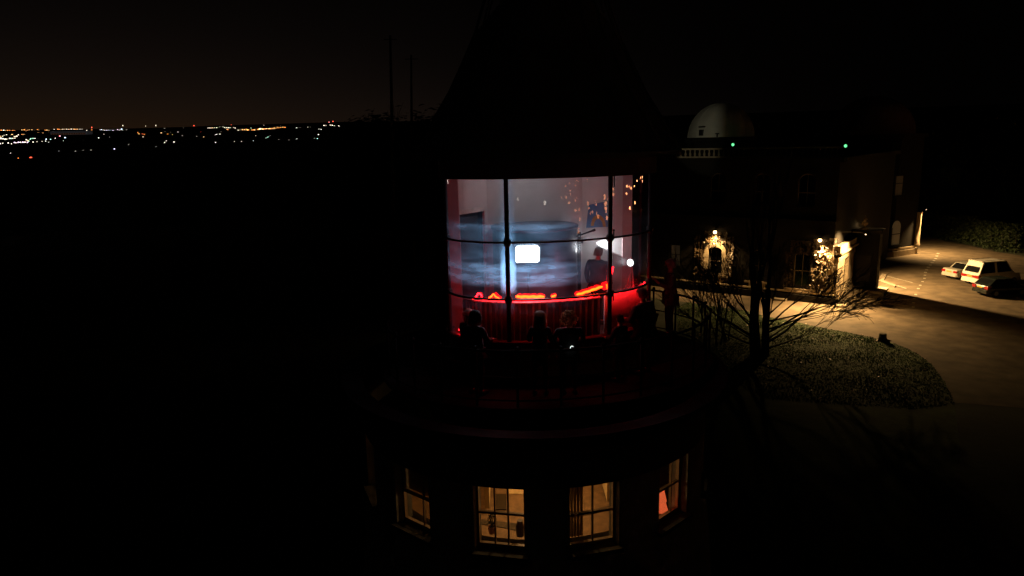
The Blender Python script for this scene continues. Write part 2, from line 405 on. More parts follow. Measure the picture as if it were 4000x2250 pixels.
floor_slab('floor_hatch', [(1936, 1934), (1978, 1934), (1979, 1994), (1937, 1994)], .03, DW_)
floor_slab('floor_dark_band', [(1850, 2026), (1960, 2040), (2070, 2052), (2072, 2085), (1960, 2062), (1850, 2044)], .012, mat('dark_band', (.07, .05, .03), .95, var=.4, scale=12))  # dark slanting band on the floor boards
floor_slab('floor_pale_band', [(1985, 1912), (2070, 1914), (2070, 1932), (1985, 1930)], .012, mat('pale_band', (.55, .40, .20), .8))  # paler band on the floor boards
floor_slab('floor_dark_band', [(2200, 2010), (2300, 1996), (2420, 1970), (2420, 1984), (2300, 2012), (2200, 2030)], .012, MATS['dark_band'])
for k in range(5):
    mb = MB(); c0 = tpt(WIN[3]-6+k*1.1, TR-.46, 0); mb.lathe([(.030, zb+.05), (.026, (zt+zb)/2), (.034, zt-.03)], (c0.x, c0.y, 0), 8); mb.obj('curtain_fold', mat('curtain_cloth', (.40, .28, .13), .95), LH)
mb = MB()
for xx in (-.62, .35, 1.1): mb.box((TX+xx, TY-1.7, zt+.2), (.12, 2.6, .16))
mb.obj('ceiling_beam', mat('beam_wood', (.07, .045, .025), .7), LH)
pend = thing('pendant_lamp', 'small warm pendant lamp inside the lower lighthouse room', 'lamp', (TX+.1, TY-1.1, zt))
mb = MB(); mb.lathe([(.02, .2), (.05, .17), (.16, .02), (.15, .02)], (TX+.1, TY-1.1, zt-.05), 16); mb.obj('lamp_shade', mat('shade', (.5, .35, .15), .8), pend)
mb = MB(); mb.blob((TX+.1, TY-1.1, zt-.02), .04); mb.obj('bulb', emis('warm_bulb', (1, .6, .22), 20), pend)
lamp('bulb_light', 'POINT', (TX+.1, TY-1.1, zt-.12), 95, (1, .60, .23), pend, .06)
l2 = thing('ceiling_bulb', 'weak warm ceiling bulb in the left part of the lower lighthouse room', 'lamp', (TX-1.9, TY-.6, zt+.2))
mb = MB(); mb.blob((TX-1.9, TY-.6, zt+.16), .05); mb.obj('bulb', emis('warm_bulb', (1, .6, .22), 20), l2)
mb = MB(); mb.tube([(TX-1.9, TY-.6, zt+.2), (TX-1.9, TY-.6, zt+.3)], .02); mb.obj('lamp_holder', DARKPAINT, l2)
lamp('bulb_light', 'POINT', (TX-2.0, TY-.5, zt+.05), 20.0, (1, .56, .20), l2, .05)
l3 = thing('table_lamp', 'table lamp with a red shade in the right-hand lower lighthouse window', 'lamp', tuple(tpt(43.6, 3.05, zb-.1)))
c = at(2580, 1955, 12.80)-Vector((0, 0, .40))
mb = MB(); mb.lathe([(.10, .38), (.085, .40), (.15, .20), (.10, .38)], c, 18)
mb.lathe([(.07, .62), (.12, .40), (.115, .40), (.068, .62)], c, 18); mb.obj('lamp_shade', mat('red_shade', (.5, .1, .05), .8, emit=(1, .16, .05), estr=.8), l3)
mb = MB(); mb.lathe([(.10, -.1), (.10, -.08), (.03, -.05), (.05, .1), (.02, .3), (.02, .4)], c, 12); mb.obj('lamp_base', mat('brass', (.4, .3, .12), .4, metal=.8), l3)
lamp('bulb_light', 'POINT', c+Vector((0, 0, .42)), .9, (1, .5, .15), l3, .04)
mb = MB(); mb.tube([c+Vector((.12, -.02, -.3)), c+Vector((.12, -.02, .35))], .05, 6)
# lower windows
FR = mat('sash_paint', (.30, .20, .12), .5, var=.15)
def lower_window(i, deg, cols, mid, blind=None):
    w = WW; z0, z1 = zb, zt; n = Vector((math.sin(R(deg)), -math.cos(R(deg)), 0)); e = Vector((math.cos(R(deg)), math.sin(R(deg)), 0))
    P = tpt(deg, TR-.22, 0); fr = MB()
    def bx(mb, u0, u1, d0, d1, a, b): mb.hexa([P+e*u+n*d+Vector((0, 0, z)) for z in (a, b) for u, d in ((u0, d0), (u1, d0), (u1, d1), (u0, d1))])
    h = w/2-.012
    bx(fr, -h, -h+.045, -.04, .03, z0+.01, z1); bx(fr, h-.045, h, -.04, .03, z0+.01, z1)
    bx(fr, -h+.045, h-.045, -.04, .03, z1-.045, z1); bx(fr, -h+.045, h-.045, -.04, .03, z0+.01, z0+.07)
    zm = z0+(z1-z0)*mid; bx(fr, -h+.045, h-.045, -.035, .025, zm-.022, zm+.022)
    f = fr.obj('window_frame', FR, LH)
    us = [-h+.045] + [c_*w for c_ in cols] + [h-.045]
    for c_ in cols:
        b = MB(); bx(b, c_*w-.014, c_*w+.014, -.03, .02, z0+.07, zm-.022); bx(b, c_*w-.014, c_*w+.014, -.03, .02, zm+.022, z1-.045); b.obj('glazing_bar', FR, f)
    for a, b_ in zip(us, us[1:]):
        for za, zc in ((z0+.07, zm-.022), (zm+.022, z1-.045)):
            g = MB(); bx(g, a+.014, b_-.014, -.004, .002, za, zc); g.obj('pane', PANE, f)
    s = MB(); bx(s, -w/2-.05, w/2+.05, -.10, .30, z0-.09, z0-.003); s.obj('window_sill', mat('sill_slate', (.03, .028, .025), .9), LH)
    if blind:
        b = MB(); bx(b, -h+.05, h-.05, -.10, -.09, z0+(z1-z0)*blind, z1-.03); o = b.obj('roller_blind', mat('blind_cloth', (.6, .42, .2), .9, var=.05), f)
lower_window(0, WIN[0], [0.0], .5); lower_window(1, WIN[1], [.12], .5, .5); lower_window(2, WIN[2], [-.13, .13], .53); lower_window(3, WIN[3], [.03], .5)
lower_window(4, WIN[4], [.2], .5); lower_window(5, WIN[5], [0.0], .5)
POTM = mat('terracotta', (.25, .1, .05), .8)
def plant(deg, r_, off, hh, label, leafc):
    p = tpt(deg, r_, zb+.0); t = thing('potted_plant', label, 'plant', tuple(p))
    mb = MB(); mb.lathe([(.0, -.05), (.05, -.05), (.075, .09), (.06, .09), (.0, .07)], p, 14); mb.obj('pot', POTM, t)
    mb = MB()
    for k in range(60):
        a = random.uniform(0, 6.28); z = random.uniform(.08, hh); q = p+Vector((math.cos(a)*.10*random.random(), math.sin(a)*.10*random.random(), z)); mb.leaf(q, (math.cos(a), math.sin(a), .4), .035)
    for k in range(5): mb.tube([p+Vector((0, 0, .06)), p+Vector((random.uniform(-.06, .06), random.uniform(-.06, .06), hh))], .005, 4)
    mb.obj('foliage', mat('houseplant_'+leafc, (.10, .16, .02) if leafc == 'green' else (.05, .05, .02), .6, var=.3), t)
plant(-34.5, 2.98, 0, .42, 'leafy green pot plant in the dim lower window, second window from the left', 'green')
plant(-17.6, 3.0, 0, .34, 'thin dark pot plant at the left end of the brightest lower window sill', 'dark')
plant(10.6, 3.0, 0, .40, 'spiky dark pot plant in the lower window with a pale blind', 'dark')
v = tpt(-7.2, 3.0, zb); t = tag((lambda m: (m.lathe([(.0, -.04), (.07, -.04), (.08, .15), (.05, .24), (.055, .27), (.0, .27)], v, 14), m)[1])(MB()).obj('vase', mat('dark_vase', (.06, .03, .02), .4)), 'squat dark vase on the right of the brightest lower window sill', 'vase')

# lantern: sill wall, glazing bars, panes
mb = MB(); ring(mb, -112, 108, -.06, .05, ZG, ZL-.002, 60); mb.obj('sill_wall', REDPAINT, LH)
mb = MB(); ring(mb, -112, 108, -.09, .08, ZL, ZS-.02, 60); mb.obj('sill', REDPAINT, LH, True)
mb = MB(); ring(mb, -112, 108, -.06, .15, ZD, ZG-.002, 60); mb.obj('wall_step', mat('step_paint', (.12, .05, .05), .45, var=.2), LH)
for m_ in MULL:
    mb = MB(); p = ell(m_, .07)
    mb.tube([p+Vector((0, 0, ZG+.003)), p+Vector((0, 0, ZL-.003))], .035, 8); mb.obj('wall_rib', REDPAINT, LH)
for m_ in MULL:
    mb = MB(); p = ell(m_, 0)
    mb.tube([p+Vector((0, 0, ZS-.03)), p+Vector((0, 0, ZT))], .047, 10)
    for zz in (Z2, Z3): mb.lathe([(.04, -.09), (.062, -.06), (.078, -.03), (.078, .03), (.062, .06), (.04, .09)], (p.x, p.y, zz), 12)
    mb.obj('mullion', DARKPAINT, LH, True)
GT0, GT1 = -104, 84
for zz, th_ in ((Z2, .030), (Z3, .034)):
    for a, b in zip([GT0]+[m for m in MULL if GT0 < m < GT1], [m for m in MULL if GT0 < m < GT1]+[GT1]):
        mb = MB(); ring(mb, a, b, -.03, .03, zz-th_/2, zz+th_/2); mb.obj('glazing_bar', DARKPAINT, LH, True)
for z0, z1 in ((ZS-.02, Z3-.017), (Z3+.017, Z2-.015), (Z2+.015, ZT)):
    for a, b in zip([GT0]+[m for m in MULL if GT0 < m < GT1], [m for m in MULL if GT0 < m < GT1]+[GT1]):
        mb = MB(); n = max(6, int((b-a)/2.5)); vs = []
        for i in range(n+1):
            t_ = a+(b-a)*i/n; vs += [ell(t_, 0, z0), ell(t_, 0, z1)]
        mb.add(vs, [(2*i, 2*i+2, 2*i+3, 2*i+1) for i in range(n)]); mb.obj('glass_pane', GLASS, LH, True)
# small latches on the right mullion
for zz in (Z2+.06, Z3-.05):
    mb = MB(); p = ell(20.3, .03); mb.tube([p+Vector((0, 0, zz-.10)), p+Vector((0, 0, zz+.08))], .013, 6); mb.blob(p+Vector((0, 0, zz+.09)), .022); mb.obj('window_latch', DARKPAINT, LH, True)
mb = MB(); p = ell(20.6, .02); mb.tube([p+Vector((0, 0, ZT-.32)), p+Vector((0, 0, ZT-.08))], .012, 6); mb.obj('window_latch', DARKPAINT, LH)
# roof: fascia, eave and cone
mb = MB(); ring(mb, -180, 180, -.03, .10, H-.655, H-.301, 90, True); mb.obj('fascia', REDPAINT, LH)
mb = MB(); ring(mb, -180, 180, .02, .62, H-.30, H-.20, 90, True); mb.obj('roof_eave', SLATE, LH)
def roof():
    mb = MB(); n = 64; lv = [(.62, -.198), (.42, .12), (-.15, 1.0), (-.70, 2.1), (-1.05, 3.1), (-1.30, 3.75)]; vs = []
    for s, dz in lv:
        for i in range(n):
            p = ell(360*i/n, max(s, -1.35), H+dz)
            if s < -1.0:
                k = (1.35+s)/.35*.6+.12; q = ell(360*i/n, -1.0); p = Vector((LX+(q.x-LX)*k*.8, LY+(q.y-LY)*k*.8, H+dz))
            vs.append(p)
    fs = []
    for l in range(len(lv)-1):
        for i in range(n): fs.append((l*n+i, l*n+(i+1)%n, (l+1)*n+(i+1)%n, (l+1)*n+i))
    fs.append(tuple(range((len(lv)-1)*n, len(lv)*n))); mb.add(vs, fs); return mb
roof().obj('roof', SLATE, LH)
for k in range(20):
    mb = MB(); mb.tube([ell(18*k, s_, H+dz+.012) for s_, dz in ((.60, -.17), (.42, .12), (-.15, 1.0), (-.70, 2.1), (-1.0, 3.0))], .018, 4); mb.obj('roof_seam', SLATE, LH)
mb = MB(); mb.lathe([(.05, 0), (.3, .1), (.34, .35), (.2, .6), (.04, .7), (.03, 1.6), (.0, 1.62)], (LX, LY, H+3.7), 20); mb.obj('roof_vent', SLATE, LH, True)
# inner room
def vwall(mb, a, b, z0, z1, th=.06):
    a, b = Vector(a), Vector(b); d = (b-a).normalized(); n = Vector((-d.y, d.x, 0))*th
    mb.hexa([Vector((q.x, q.y, z)) for z in (z0, z1) for q in (a, b, b+n, a+n)])
def XY(px, Y): p = at(px, 1000, Y); return Vector((p.x, p.y, 0))
ZC = H-.31
pL0, pL1 = XY(1757, 14.75), XY(1798, 14.80)
wA, wB, wC = XY(1794, 15.0), XY(1908, 15.95), XY(2275, 16.42)
pR0, pR1 = XY(2431, 15.75), XY(2467, 15.62)
mb = MB(); n_ = Vector((0, .3, 0)); mb.hexa([Vector((q.x, q.y, z)) for z in (ZF, ZC) for q in (pL0, pL1, pL1+n_, pL0+n_)]); mb.obj('wall_end_pier', mat('pier_paint', (.50, .33, .34), .7, var=.06), LH)
mb = MB(); mb.hexa([Vector((q.x, q.y, z)) for z in (ZF, ZC) for q in (pR0, pR1, pR1+n_, pR0+n_)]); mb.obj('wall_end_pier', MATS['pier_paint'], LH)
# left facet with a dark doorway
zd = at(1885, 822, 15.8).z
mb = MB(); d_ = (wB-wA); dl = wA+d_*.015; dr = wA+d_*.90
vwall(mb, wA, wB, zd, ZC); vwall(mb, dr, wB, ZF, zd-.001); mb.obj('inner_wall', WHITEWALL, LH)
mb = MB(); off = Vector((d_.y, -d_.x, 0)).normalized()*.03
vwall(mb, dl+off, dr+off, zd-.01, zd+.085, .028); mb.obj('door_lintel', mat('lintel_paint', (.66, .63, .6), .7), LH)
mb = MB(); vwall(mb, wA-off*22, wB-off*22, ZF, ZC); mb.obj('passage_wall', mat('dark_passage', (.03, .03, .032), .9), LH)
mb = MB(); ang = math.atan2(d_.y, d_.x)
vwall(mb, dl-off*3, dl+(dr-dl)*.86-off*3, ZF, zd-.1, .03); mb.obj('door', mat('dark_door', (.035, .032, .034), .5), LH)
mb = MB(); vwall(mb, wB, wC, ZF, ZC); vwall(mb, wC, pR0+Vector((0, .05, 0)), ZF, ZC); mb.obj('inner_wall', WHITEWALL, LH)
mb = MB()
for k in range(2):
    q = XY(2240+k*22, 16.25); mb.box((q.x, q.y, (at(0, 945, 16.25).z+ZF)/2-.05), (.075, .10, at(0, 945, 16.25).z-ZF))
mb.obj('timber_post', mat('dark_timber', (.035, .025, .022), .6, var=.3), LH)
BW = [ell(98), Vector((2.75, 16.75, 0)), Vector((.6, 16.98, 0)), Vector((-.75, 16.32, 0)), ell(-106)]
for a, b in zip(BW, BW[1:]):
    mb = MB(); vwall(mb, b, a, ZD, ZC+.06, .05); mb.obj('back_wall', REDPAINT, LH)
mb = MB()
disc_ring(mb, ZF-.06, ZF, -.07); mb.obj('lantern_floor', mat('lantern_boards', (.12, .09, .08), .7, var=.3), LH)
mb = MB(); disc_ring(mb, ZC+.005, ZC+.05, -.035); mb.obj('lantern_ceiling', WHITEWALL, LH)
# inner guard: dark boards with pale battens below the light strip, a pale panel right of the second bar
def zed(px, py, Y): return at(px, py, Y).z
mb = MB(); ring(mb, -78, 17.4, -.26, -.235, ZF+.02, Z3-.13, 40); mb.obj('guard_panel', BOARD, LH, True)
mb = MB(); ring(mb, 19.5, 72, -.20, -.17, ZF+.02, Z3-.06, 30); mb.obj('guard_panel', mat('pale_panel', (.70, .62, .62), .7, var=.04), LH, True)
for k in range(24):
    t_ = -76+k*(92/23.0)+random.uniform(-.3, .3); p = ell(t_, -.218); n = elln(t_)
    mb = MB(); wdt = random.uniform(.014, .024); top = Z3-.10; bot = ZF+.06+random.uniform(0, .1)
    e_ = Vector((-n.y, n.x, 0))*wdt
    mb.hexa([p+e_*a+n*b+Vector((0, 0, z)) for z, k2 in ((bot, .35), (top, 1)) for a, b in ((-k2, -.018), (k2, -.018), (k2, .018*k2), (-k2, .018*k2))])
    mb.obj('batten', BATTEN, LH)
mb = MB(); ring(mb, -80, 17.4, -.30, -.19, Z3-.125, Z3-.10, 40); mb.obj('guard_rail', mat('rail_paint', (.35, .12, .12), .4), LH)
# gallery railing: rail, posts and balusters
rail_s = 1.30
mb = MB()
for zz, r_ in ((ZD+1.04, .026), (ZD+.55, .016), (ZD+.12, .016)):
    mb.tube([ell(a, rail_s, zz) for a in range(-118, 131, 4)], r_, 8)
RAILM = mat('rail_iron', (.008, .008, .008), .9, var=.2, spec=.1)
RG = mb.obj('gallery_railing', RAILM, LH, True)
for a in range(-118, 131, 13):
    mb = MB(); p = ell(a, rail_s); mb.tube([p+Vector((0, 0, ZD)), p+Vector((0, 0, ZD+1.05))], .024, 8); mb.blob(p+Vector((0, 0, ZD+1.09)), .04); mb.obj('railing_post', RAILM, RG, True)

# ------------------------------------------------------------------ lamps and objects in the lantern
FLW = emis('flood_white', (.74, .87, 1.0), 48.0)
fc = at(2061, 994, 14.55); fl = thing('floodlight', 'rectangular white floodlight shining out through the middle lantern pane', 'floodlight', (fc.x, fc.y+.05, ZF))
mb = MB(); pf = []
for cx_, cz_, a0_ in ((.205, .125, 0), (-.205, .125, 90), (-.205, -.125, 180), (.195, -.125, 270)):
    for q in range(5): a = R(a0_+22.5*q); pf.append((cx_+.034*math.cos(a), cz_+.034*math.sin(a)))
mb.prism(pf, lambda u, v, d: Vector((fc.x+u, fc.y+d, fc.z+v)), -.006, .006); mb.obj('lamp_face', FLW, fl)
mb = MB(); mb.box((fc.x, fc.y+.06, fc.z), (.53, .10, .37), R(2)); mb.obj('lamp_housing', DARKPAINT, fl)
mb = MB()
mb.tube([(fc.x-.28, fc.y+.06, fc.z), (fc.x-.28, fc.y+.06, fc.z-.24), (fc.x+.28, fc.y+.06, fc.z-.24), (fc.x+.28, fc.y+.06, fc.z)], .014)
mb.obj('bracket', IRON, fl)
mb = MB(); mb.tube([(fc.x, fc.y+.06, fc.z-.24), (fc.x, fc.y+.06, ZF)], .02, 8)
for k in range(3):
    a = 2.1*k+.4; mb.tube([(fc.x, fc.y+.06, ZF+.6), (fc.x+.4*math.cos(a), fc.y+.06+.4*math.sin(a), ZF)], .014)
mb.obj('stand', IRON, fl)
# spot on the right wall: a hooded lamp added to make the bright wedge
dW0 = (pR0-wC).normalized(); nW0 = Vector((dW0.y, -dW0.x, 0)); lW0 = (pR0-wC).length
sc_ = wC+dW0*.02+nW0*.11; sc_.z = at(2275, 946, 16.2).z; wl = thing('added_lamp', 'added hooded lamp throwing a white beam along the right inner wall', 'lamp', (sc_.x, sc_.y, ZF))
tgt = wC+dW0*lW0*.98-nW0*.01; tgt.z = at(2425, 964, 15.8).z
dv = (tgt-sc_).normalized()
mb = MB(); mb.tube([sc_-dv*.12, sc_-dv*.04, sc_+dv*.05], [.02, .035, .045], 12); mb.obj('hood', DARKPAINT, wl)
mb = MB(); mb.tube([sc_-dv*.08, (sc_.x-.06, sc_.y, ZF)], .010); mb.obj('stand', IRON, wl)
lamp('beam', 'SPOT', sc_+dv*.07, 280, (.93, .97, 1.0), wl, .02, R(26), tgt, .15)
lamp('added_fill', 'POINT', sc_+dv*.30+nW0*.30+Vector((0, 0, -.12)), 2.6, (.92, .95, 1), wl, .06)  # unseen fill light added to brighten the wall behind the man
cl = thing('added_ceiling_lamp', 'added unseen batten lamp under the lantern ceiling', 'lamp', (.55, 15.05, ZC-.02))  # hidden lamp added to light the upper inner walls
mb = MB(); mb.box((.55, 15.05, ZC-.045), (.9, .10, .05)); mb.obj('lamp_housing', WHITEPAINT, cl)
mb = MB(); mb.box((.55, 15.05, ZC-.08), (.84, .07, .015)); mb.obj('tube', emis('batten_white', (.95, .95, 1), 3), cl)
lamp('tube_light', 'POINT', (.55, 15.05, ZC-.13), 11, (.96, .95, 1), cl, .10)
# tripod lamp at the right
tcx = at(2462, 1026, 14.75); tp = thing('tripod_lamp', 'round white lamp on a tripod at the right of the lantern', 'lamp', (tcx.x, tcx.y, ZF))
mb = MB(); mb.lathe([(.0, 0), (.075, 0)], (0, 0, 0), 20); o = mb.obj('lamp_face', emis('tripod_white', (.95, .97, 1), 6), tp)
o.matrix_parent_inverse = Matrix.Identity(4); o.location = tcx-tp.location; o.rotation_euler = (Vector((-.8, -1, .05))).to_track_quat('Z', 'Y').to_euler()
mb = MB(); dd = Vector((-.8, -1, .05)).normalized(); mb.tube([tcx-dd*.01, tcx-dd*.10, tcx-dd*.16], [.085, .07, .03], 14); mb.obj('lamp_housing', DARKPAINT, tp)
mb = MB()
for k in range(3):
    a = 2.09*k+.9; mb.tube([tcx-dd*.08+Vector((0, 0, -.1)), (tcx.x+.34*math.cos(a), tcx.y+.08+.30*math.sin(a), ZF)], .016)
mb.obj('tripod', mat('tripod_metal', (.3, .28, .28), .4, metal=.4), tp)
# poster, dark arm
dW = (pR0-wC).normalized(); nW = Vector((dW.y, -dW.x, 0))
def on_right(px, py):
    d = ray(px, py); o_ = Vector((0, 0, H)); k = (wC-o_).dot(Vector((nW.x, nW.y, 0)))/d.dot(nW); return o_+d*k
po = thing('poster', 'blue poster with an orange arch on the inner wall left of the right bar', 'poster', tuple(on_right(2335, 880)))
c4 = [on_right(2290, 890), on_right(2376, 886), on_right(2376, 785), on_right(2300, 800)]
mb = MB(); mb.add([p+nW*.008 for p in c4]+[p+nW*.003 for p in c4], [(0,1,2,3),(7,6,5,4),(0,4,5,1),(1,5,6,2),(2,6,7,3),(3,7,4,0)]); mb.obj('sheet', mat('poster_blue', (.12, .22, .42), .6, var=.2), po)
mb = MB(); cc = on_right(2338, 884); vs = []
for k in range(13):
    a = math.pi*k/12; vs.append(cc+nW*.011+dW*.20*math.cos(a)+Vector((0, 0, .26*math.sin(a))))
for k in range(13):
    a = math.pi*k/12; vs.append(cc+nW*.011+dW*.12*math.cos(a)+Vector((0, 0, .17*math.sin(a))))
mb.add(vs, [(k, k+1, 14+k, 13+k) for k in range(12)]); mb.obj('arch', mat('poster_orange', (.45, .24, .08), .7, var=.2), po)
a0, a1 = at(2180, 950, 15.3), at(2315, 901, 15.55)
mb = MB(); mb.tube([a0, a1], [.012, .022], 8); mb.tube([a1, a1+(a1-a0).normalized()*.06], .03, 8)
mb.tube([a0, (a0.x, a0.y, ZF)], .016, 8); tag(mb.obj('boom_arm', IRON), 'thin dark boom arm slanting up across the inner wall', 'stand')
dq = at(2088, 905, 15.62); zdr = at(2088, 894, 14.9).z
dr_ = thing('lens_drum', 'large dark round drum standing behind the white floodlight', 'drum', (dq.x, dq.y, ZF))
DRUM = mat('drum_paint', (.035, .040, .055), .35, var=.3, scale=3, spec=.5)
mb = MB(); mb.lathe([(.93, 0), (.93, zdr-ZF-.06)], (dq.x, dq.y, ZF), 48); mb.obj('shell', DRUM, dr_, True)
mb = MB(); mb.lathe([(.932, zdr-ZF-.058), (.96, zdr-ZF-.05), (.96, zdr-ZF), (.90, zdr-ZF+.01), (0, zdr-ZF+.05)], (dq.x, dq.y, ZF), 48); mb.obj('lid', mat('drum_lid', (.10, .11, .14), .4, var=.2), dr_, True)
for zz in (.55, 1.05):
    mb = MB(); mb.lathe([(.931, zz), (.95, zz+.01), (.95, zz+.05), (.931, zz+.06)], (dq.x, dq.y, ZF), 48); mb.obj('hoop', MATS['drum_lid'], dr_, True)

# red light strips: segments following the glazing bar
LED_R = emis('strip_red', (1.0, .006, .010), 21.0)
LED_Y = emis('strip_amber', (1.0, .034, .002), 17.0)
def strip(label, pts, rad, m, glow_pts=None):
    t = thing('light_strip', label, 'light strip', tuple(pts[0]), 'light strips along the lantern guard')
    n_ = len(pts); rr_ = [rad*(.55 if q_ in (0, n_-1) and n_ > 4 else 1)*(1+.12*math.sin(q_*2.3)) for q_ in range(n_)]; mb = MB(); mb.tube(pts, rr_, 8); mb.obj('tube', m, t, True)
    if m is LED_Y:   # red halo of the amber core, drawn as a dimmer glowing tube behind
        mb = MB(); mb.tube([Vector(p)+(Vector((LX, LY, p.z))-Vector(p)).normalized()*.07 for p in pts], [q_*1.8 for q_ in rr_], 8); mb.obj('halo_tube', emis('halo_red', (1, .004, .006), 2.2), t, True)
    if glow_pts:
        mb = MB(); mb.tube(glow_pts, rad*.45, 6); mb.obj('cable', LED_R, t, True)
    return t
def epath(t0, t1, s, z0, z1, n=14, wob=.006): return [ell(t0+(t1-t0)*i/n, s, z0+(z1-z0)*i/n+wob*math.sin(i*1.7)) for i in range(n+1)]
zs = Z3+.02
strip('long red light strip along the bar under the whole middle lantern panes', epath(-62, 18, -.20, Z3-.055, Z3-.055, 40, .003), .021, LED_R)
strip('thick amber light strip just right of the left glazing bar', epath(-34, -17.5, -.17, zs+.01, zs+.0), .026, LED_Y)
strip('short amber light strip in the gap left of centre, knotted end', epath(-13.5, -11, -.17, zs-.01, zs+.01), .018, LED_Y)
strip('long amber light strip rising to the right glazing bar', epath(1, 17.6, -.17, zs-.01, zs+.10), .024, LED_Y)
strip('amber strip kinked up into a peak left of the left bar', [ell(-52, -.17, zs-.03), ell(-50, -.17, zs+.00), ell(-48.5, -.17, zs+.055), ell(-47, -.17, zs+.0), ell(-44.5, -.17, zs-.03)], .016, LED_Y)
strip('red strip end hooked upward at the far left of the lantern', [ell(-66, -.17, zs-.09), ell(-63, -.17, zs-.05), ell(-60.5, -.17, zs+.045), ell(-58.5, -.17, zs+.035), ell(-57, -.17, zs-.02)], .015, LED_R)
strip('amber light knot with a thin cable just right of the right bar', [ell(19.6, -.14, zs+.09), ell(21.5, -.14, zs+.10)], .045, LED_Y, [ell(21.5, -.14, zs+.10), ell(24, -.2, zs+.22), ell(26, -.22, zs+.33), ell(27, -.22, zs+.46)])
strip('added red strip on top of the pale panel, lighting the right side', epath(22, 70, -.11, Z3-.045, Z3-.045, 20, .002), .015, LED_R)  # extra strip added to throw red on the panel and beyond
strip('added red strip low on the sill, lighting the far left pier', [ell(-86, -.14, ZS+.02), ell(-66, -.14, ZS+.02)], .012, LED_R)  # extra strip added to redden the left pier

# ------------------------------------------------------------------ people
SKIN = mat('skin', (.50, .33, .25), .55, var=.06)
def hair_mat(name, col):
    if name in MATS: return MATS[name]
    m = mat(name, col, .7, var=.35, scale=30, bump=.4, bscale=60); t = m.node_tree; o = [n for n in t.nodes if n.type == 'OUTPUT_MATERIAL'][0]
    tr = t.nodes.new('ShaderNodeBsdfTranslucent'); tr.inputs[0].default_value = (*[min(1, c*1.6) for c in col], 1); mx = t.nodes.new('ShaderNodeMixShader'); mx.inputs[0].default_value = .55
    t.links.new(t.nodes['Principled BSDF'].outputs[0], mx.inputs[1]); t.links.new(tr.outputs[0], mx.inputs[2]); t.links.new(mx.outputs[0], o.inputs[0]); return m
def skin_mesh(vs, es, rs, sub=1):
    me = bpy.data.meshes.new('t'); me.from_pydata(vs, es, []); o = bpy.data.objects.new('t', me); COL.objects.link(o)
    md = o.modifiers.new('s', 'SKIN'); md.use_smooth_shade = True; md.branch_smoothing = .6
    for i, r_ in enumerate(rs): me.skin_vertices[0].data[i].radius = (r_, r_*.9) if not isinstance(r_, tuple) else r_
    me.skin_vertices[0].data[0].use_root = True
    if sub: sm = o.modifiers.new('d', 'SUBSURF'); sm.levels = sub; sm.render_levels = sub
    dg = bpy.context.evaluated_depsgraph_get(); dg.update()
    r = bpy.data.meshes.new_from_object(o.evaluated_get(dg)); bpy.data.objects.remove(o); bpy.data.meshes.remove(me)
    return r
def mesh_mb(me):
    mb = MB(); mb.add([v.co.copy() for v in me.vertices], [tuple(p.vertices) for p in me.polygons]); bpy.data.meshes.remove(me); return mb
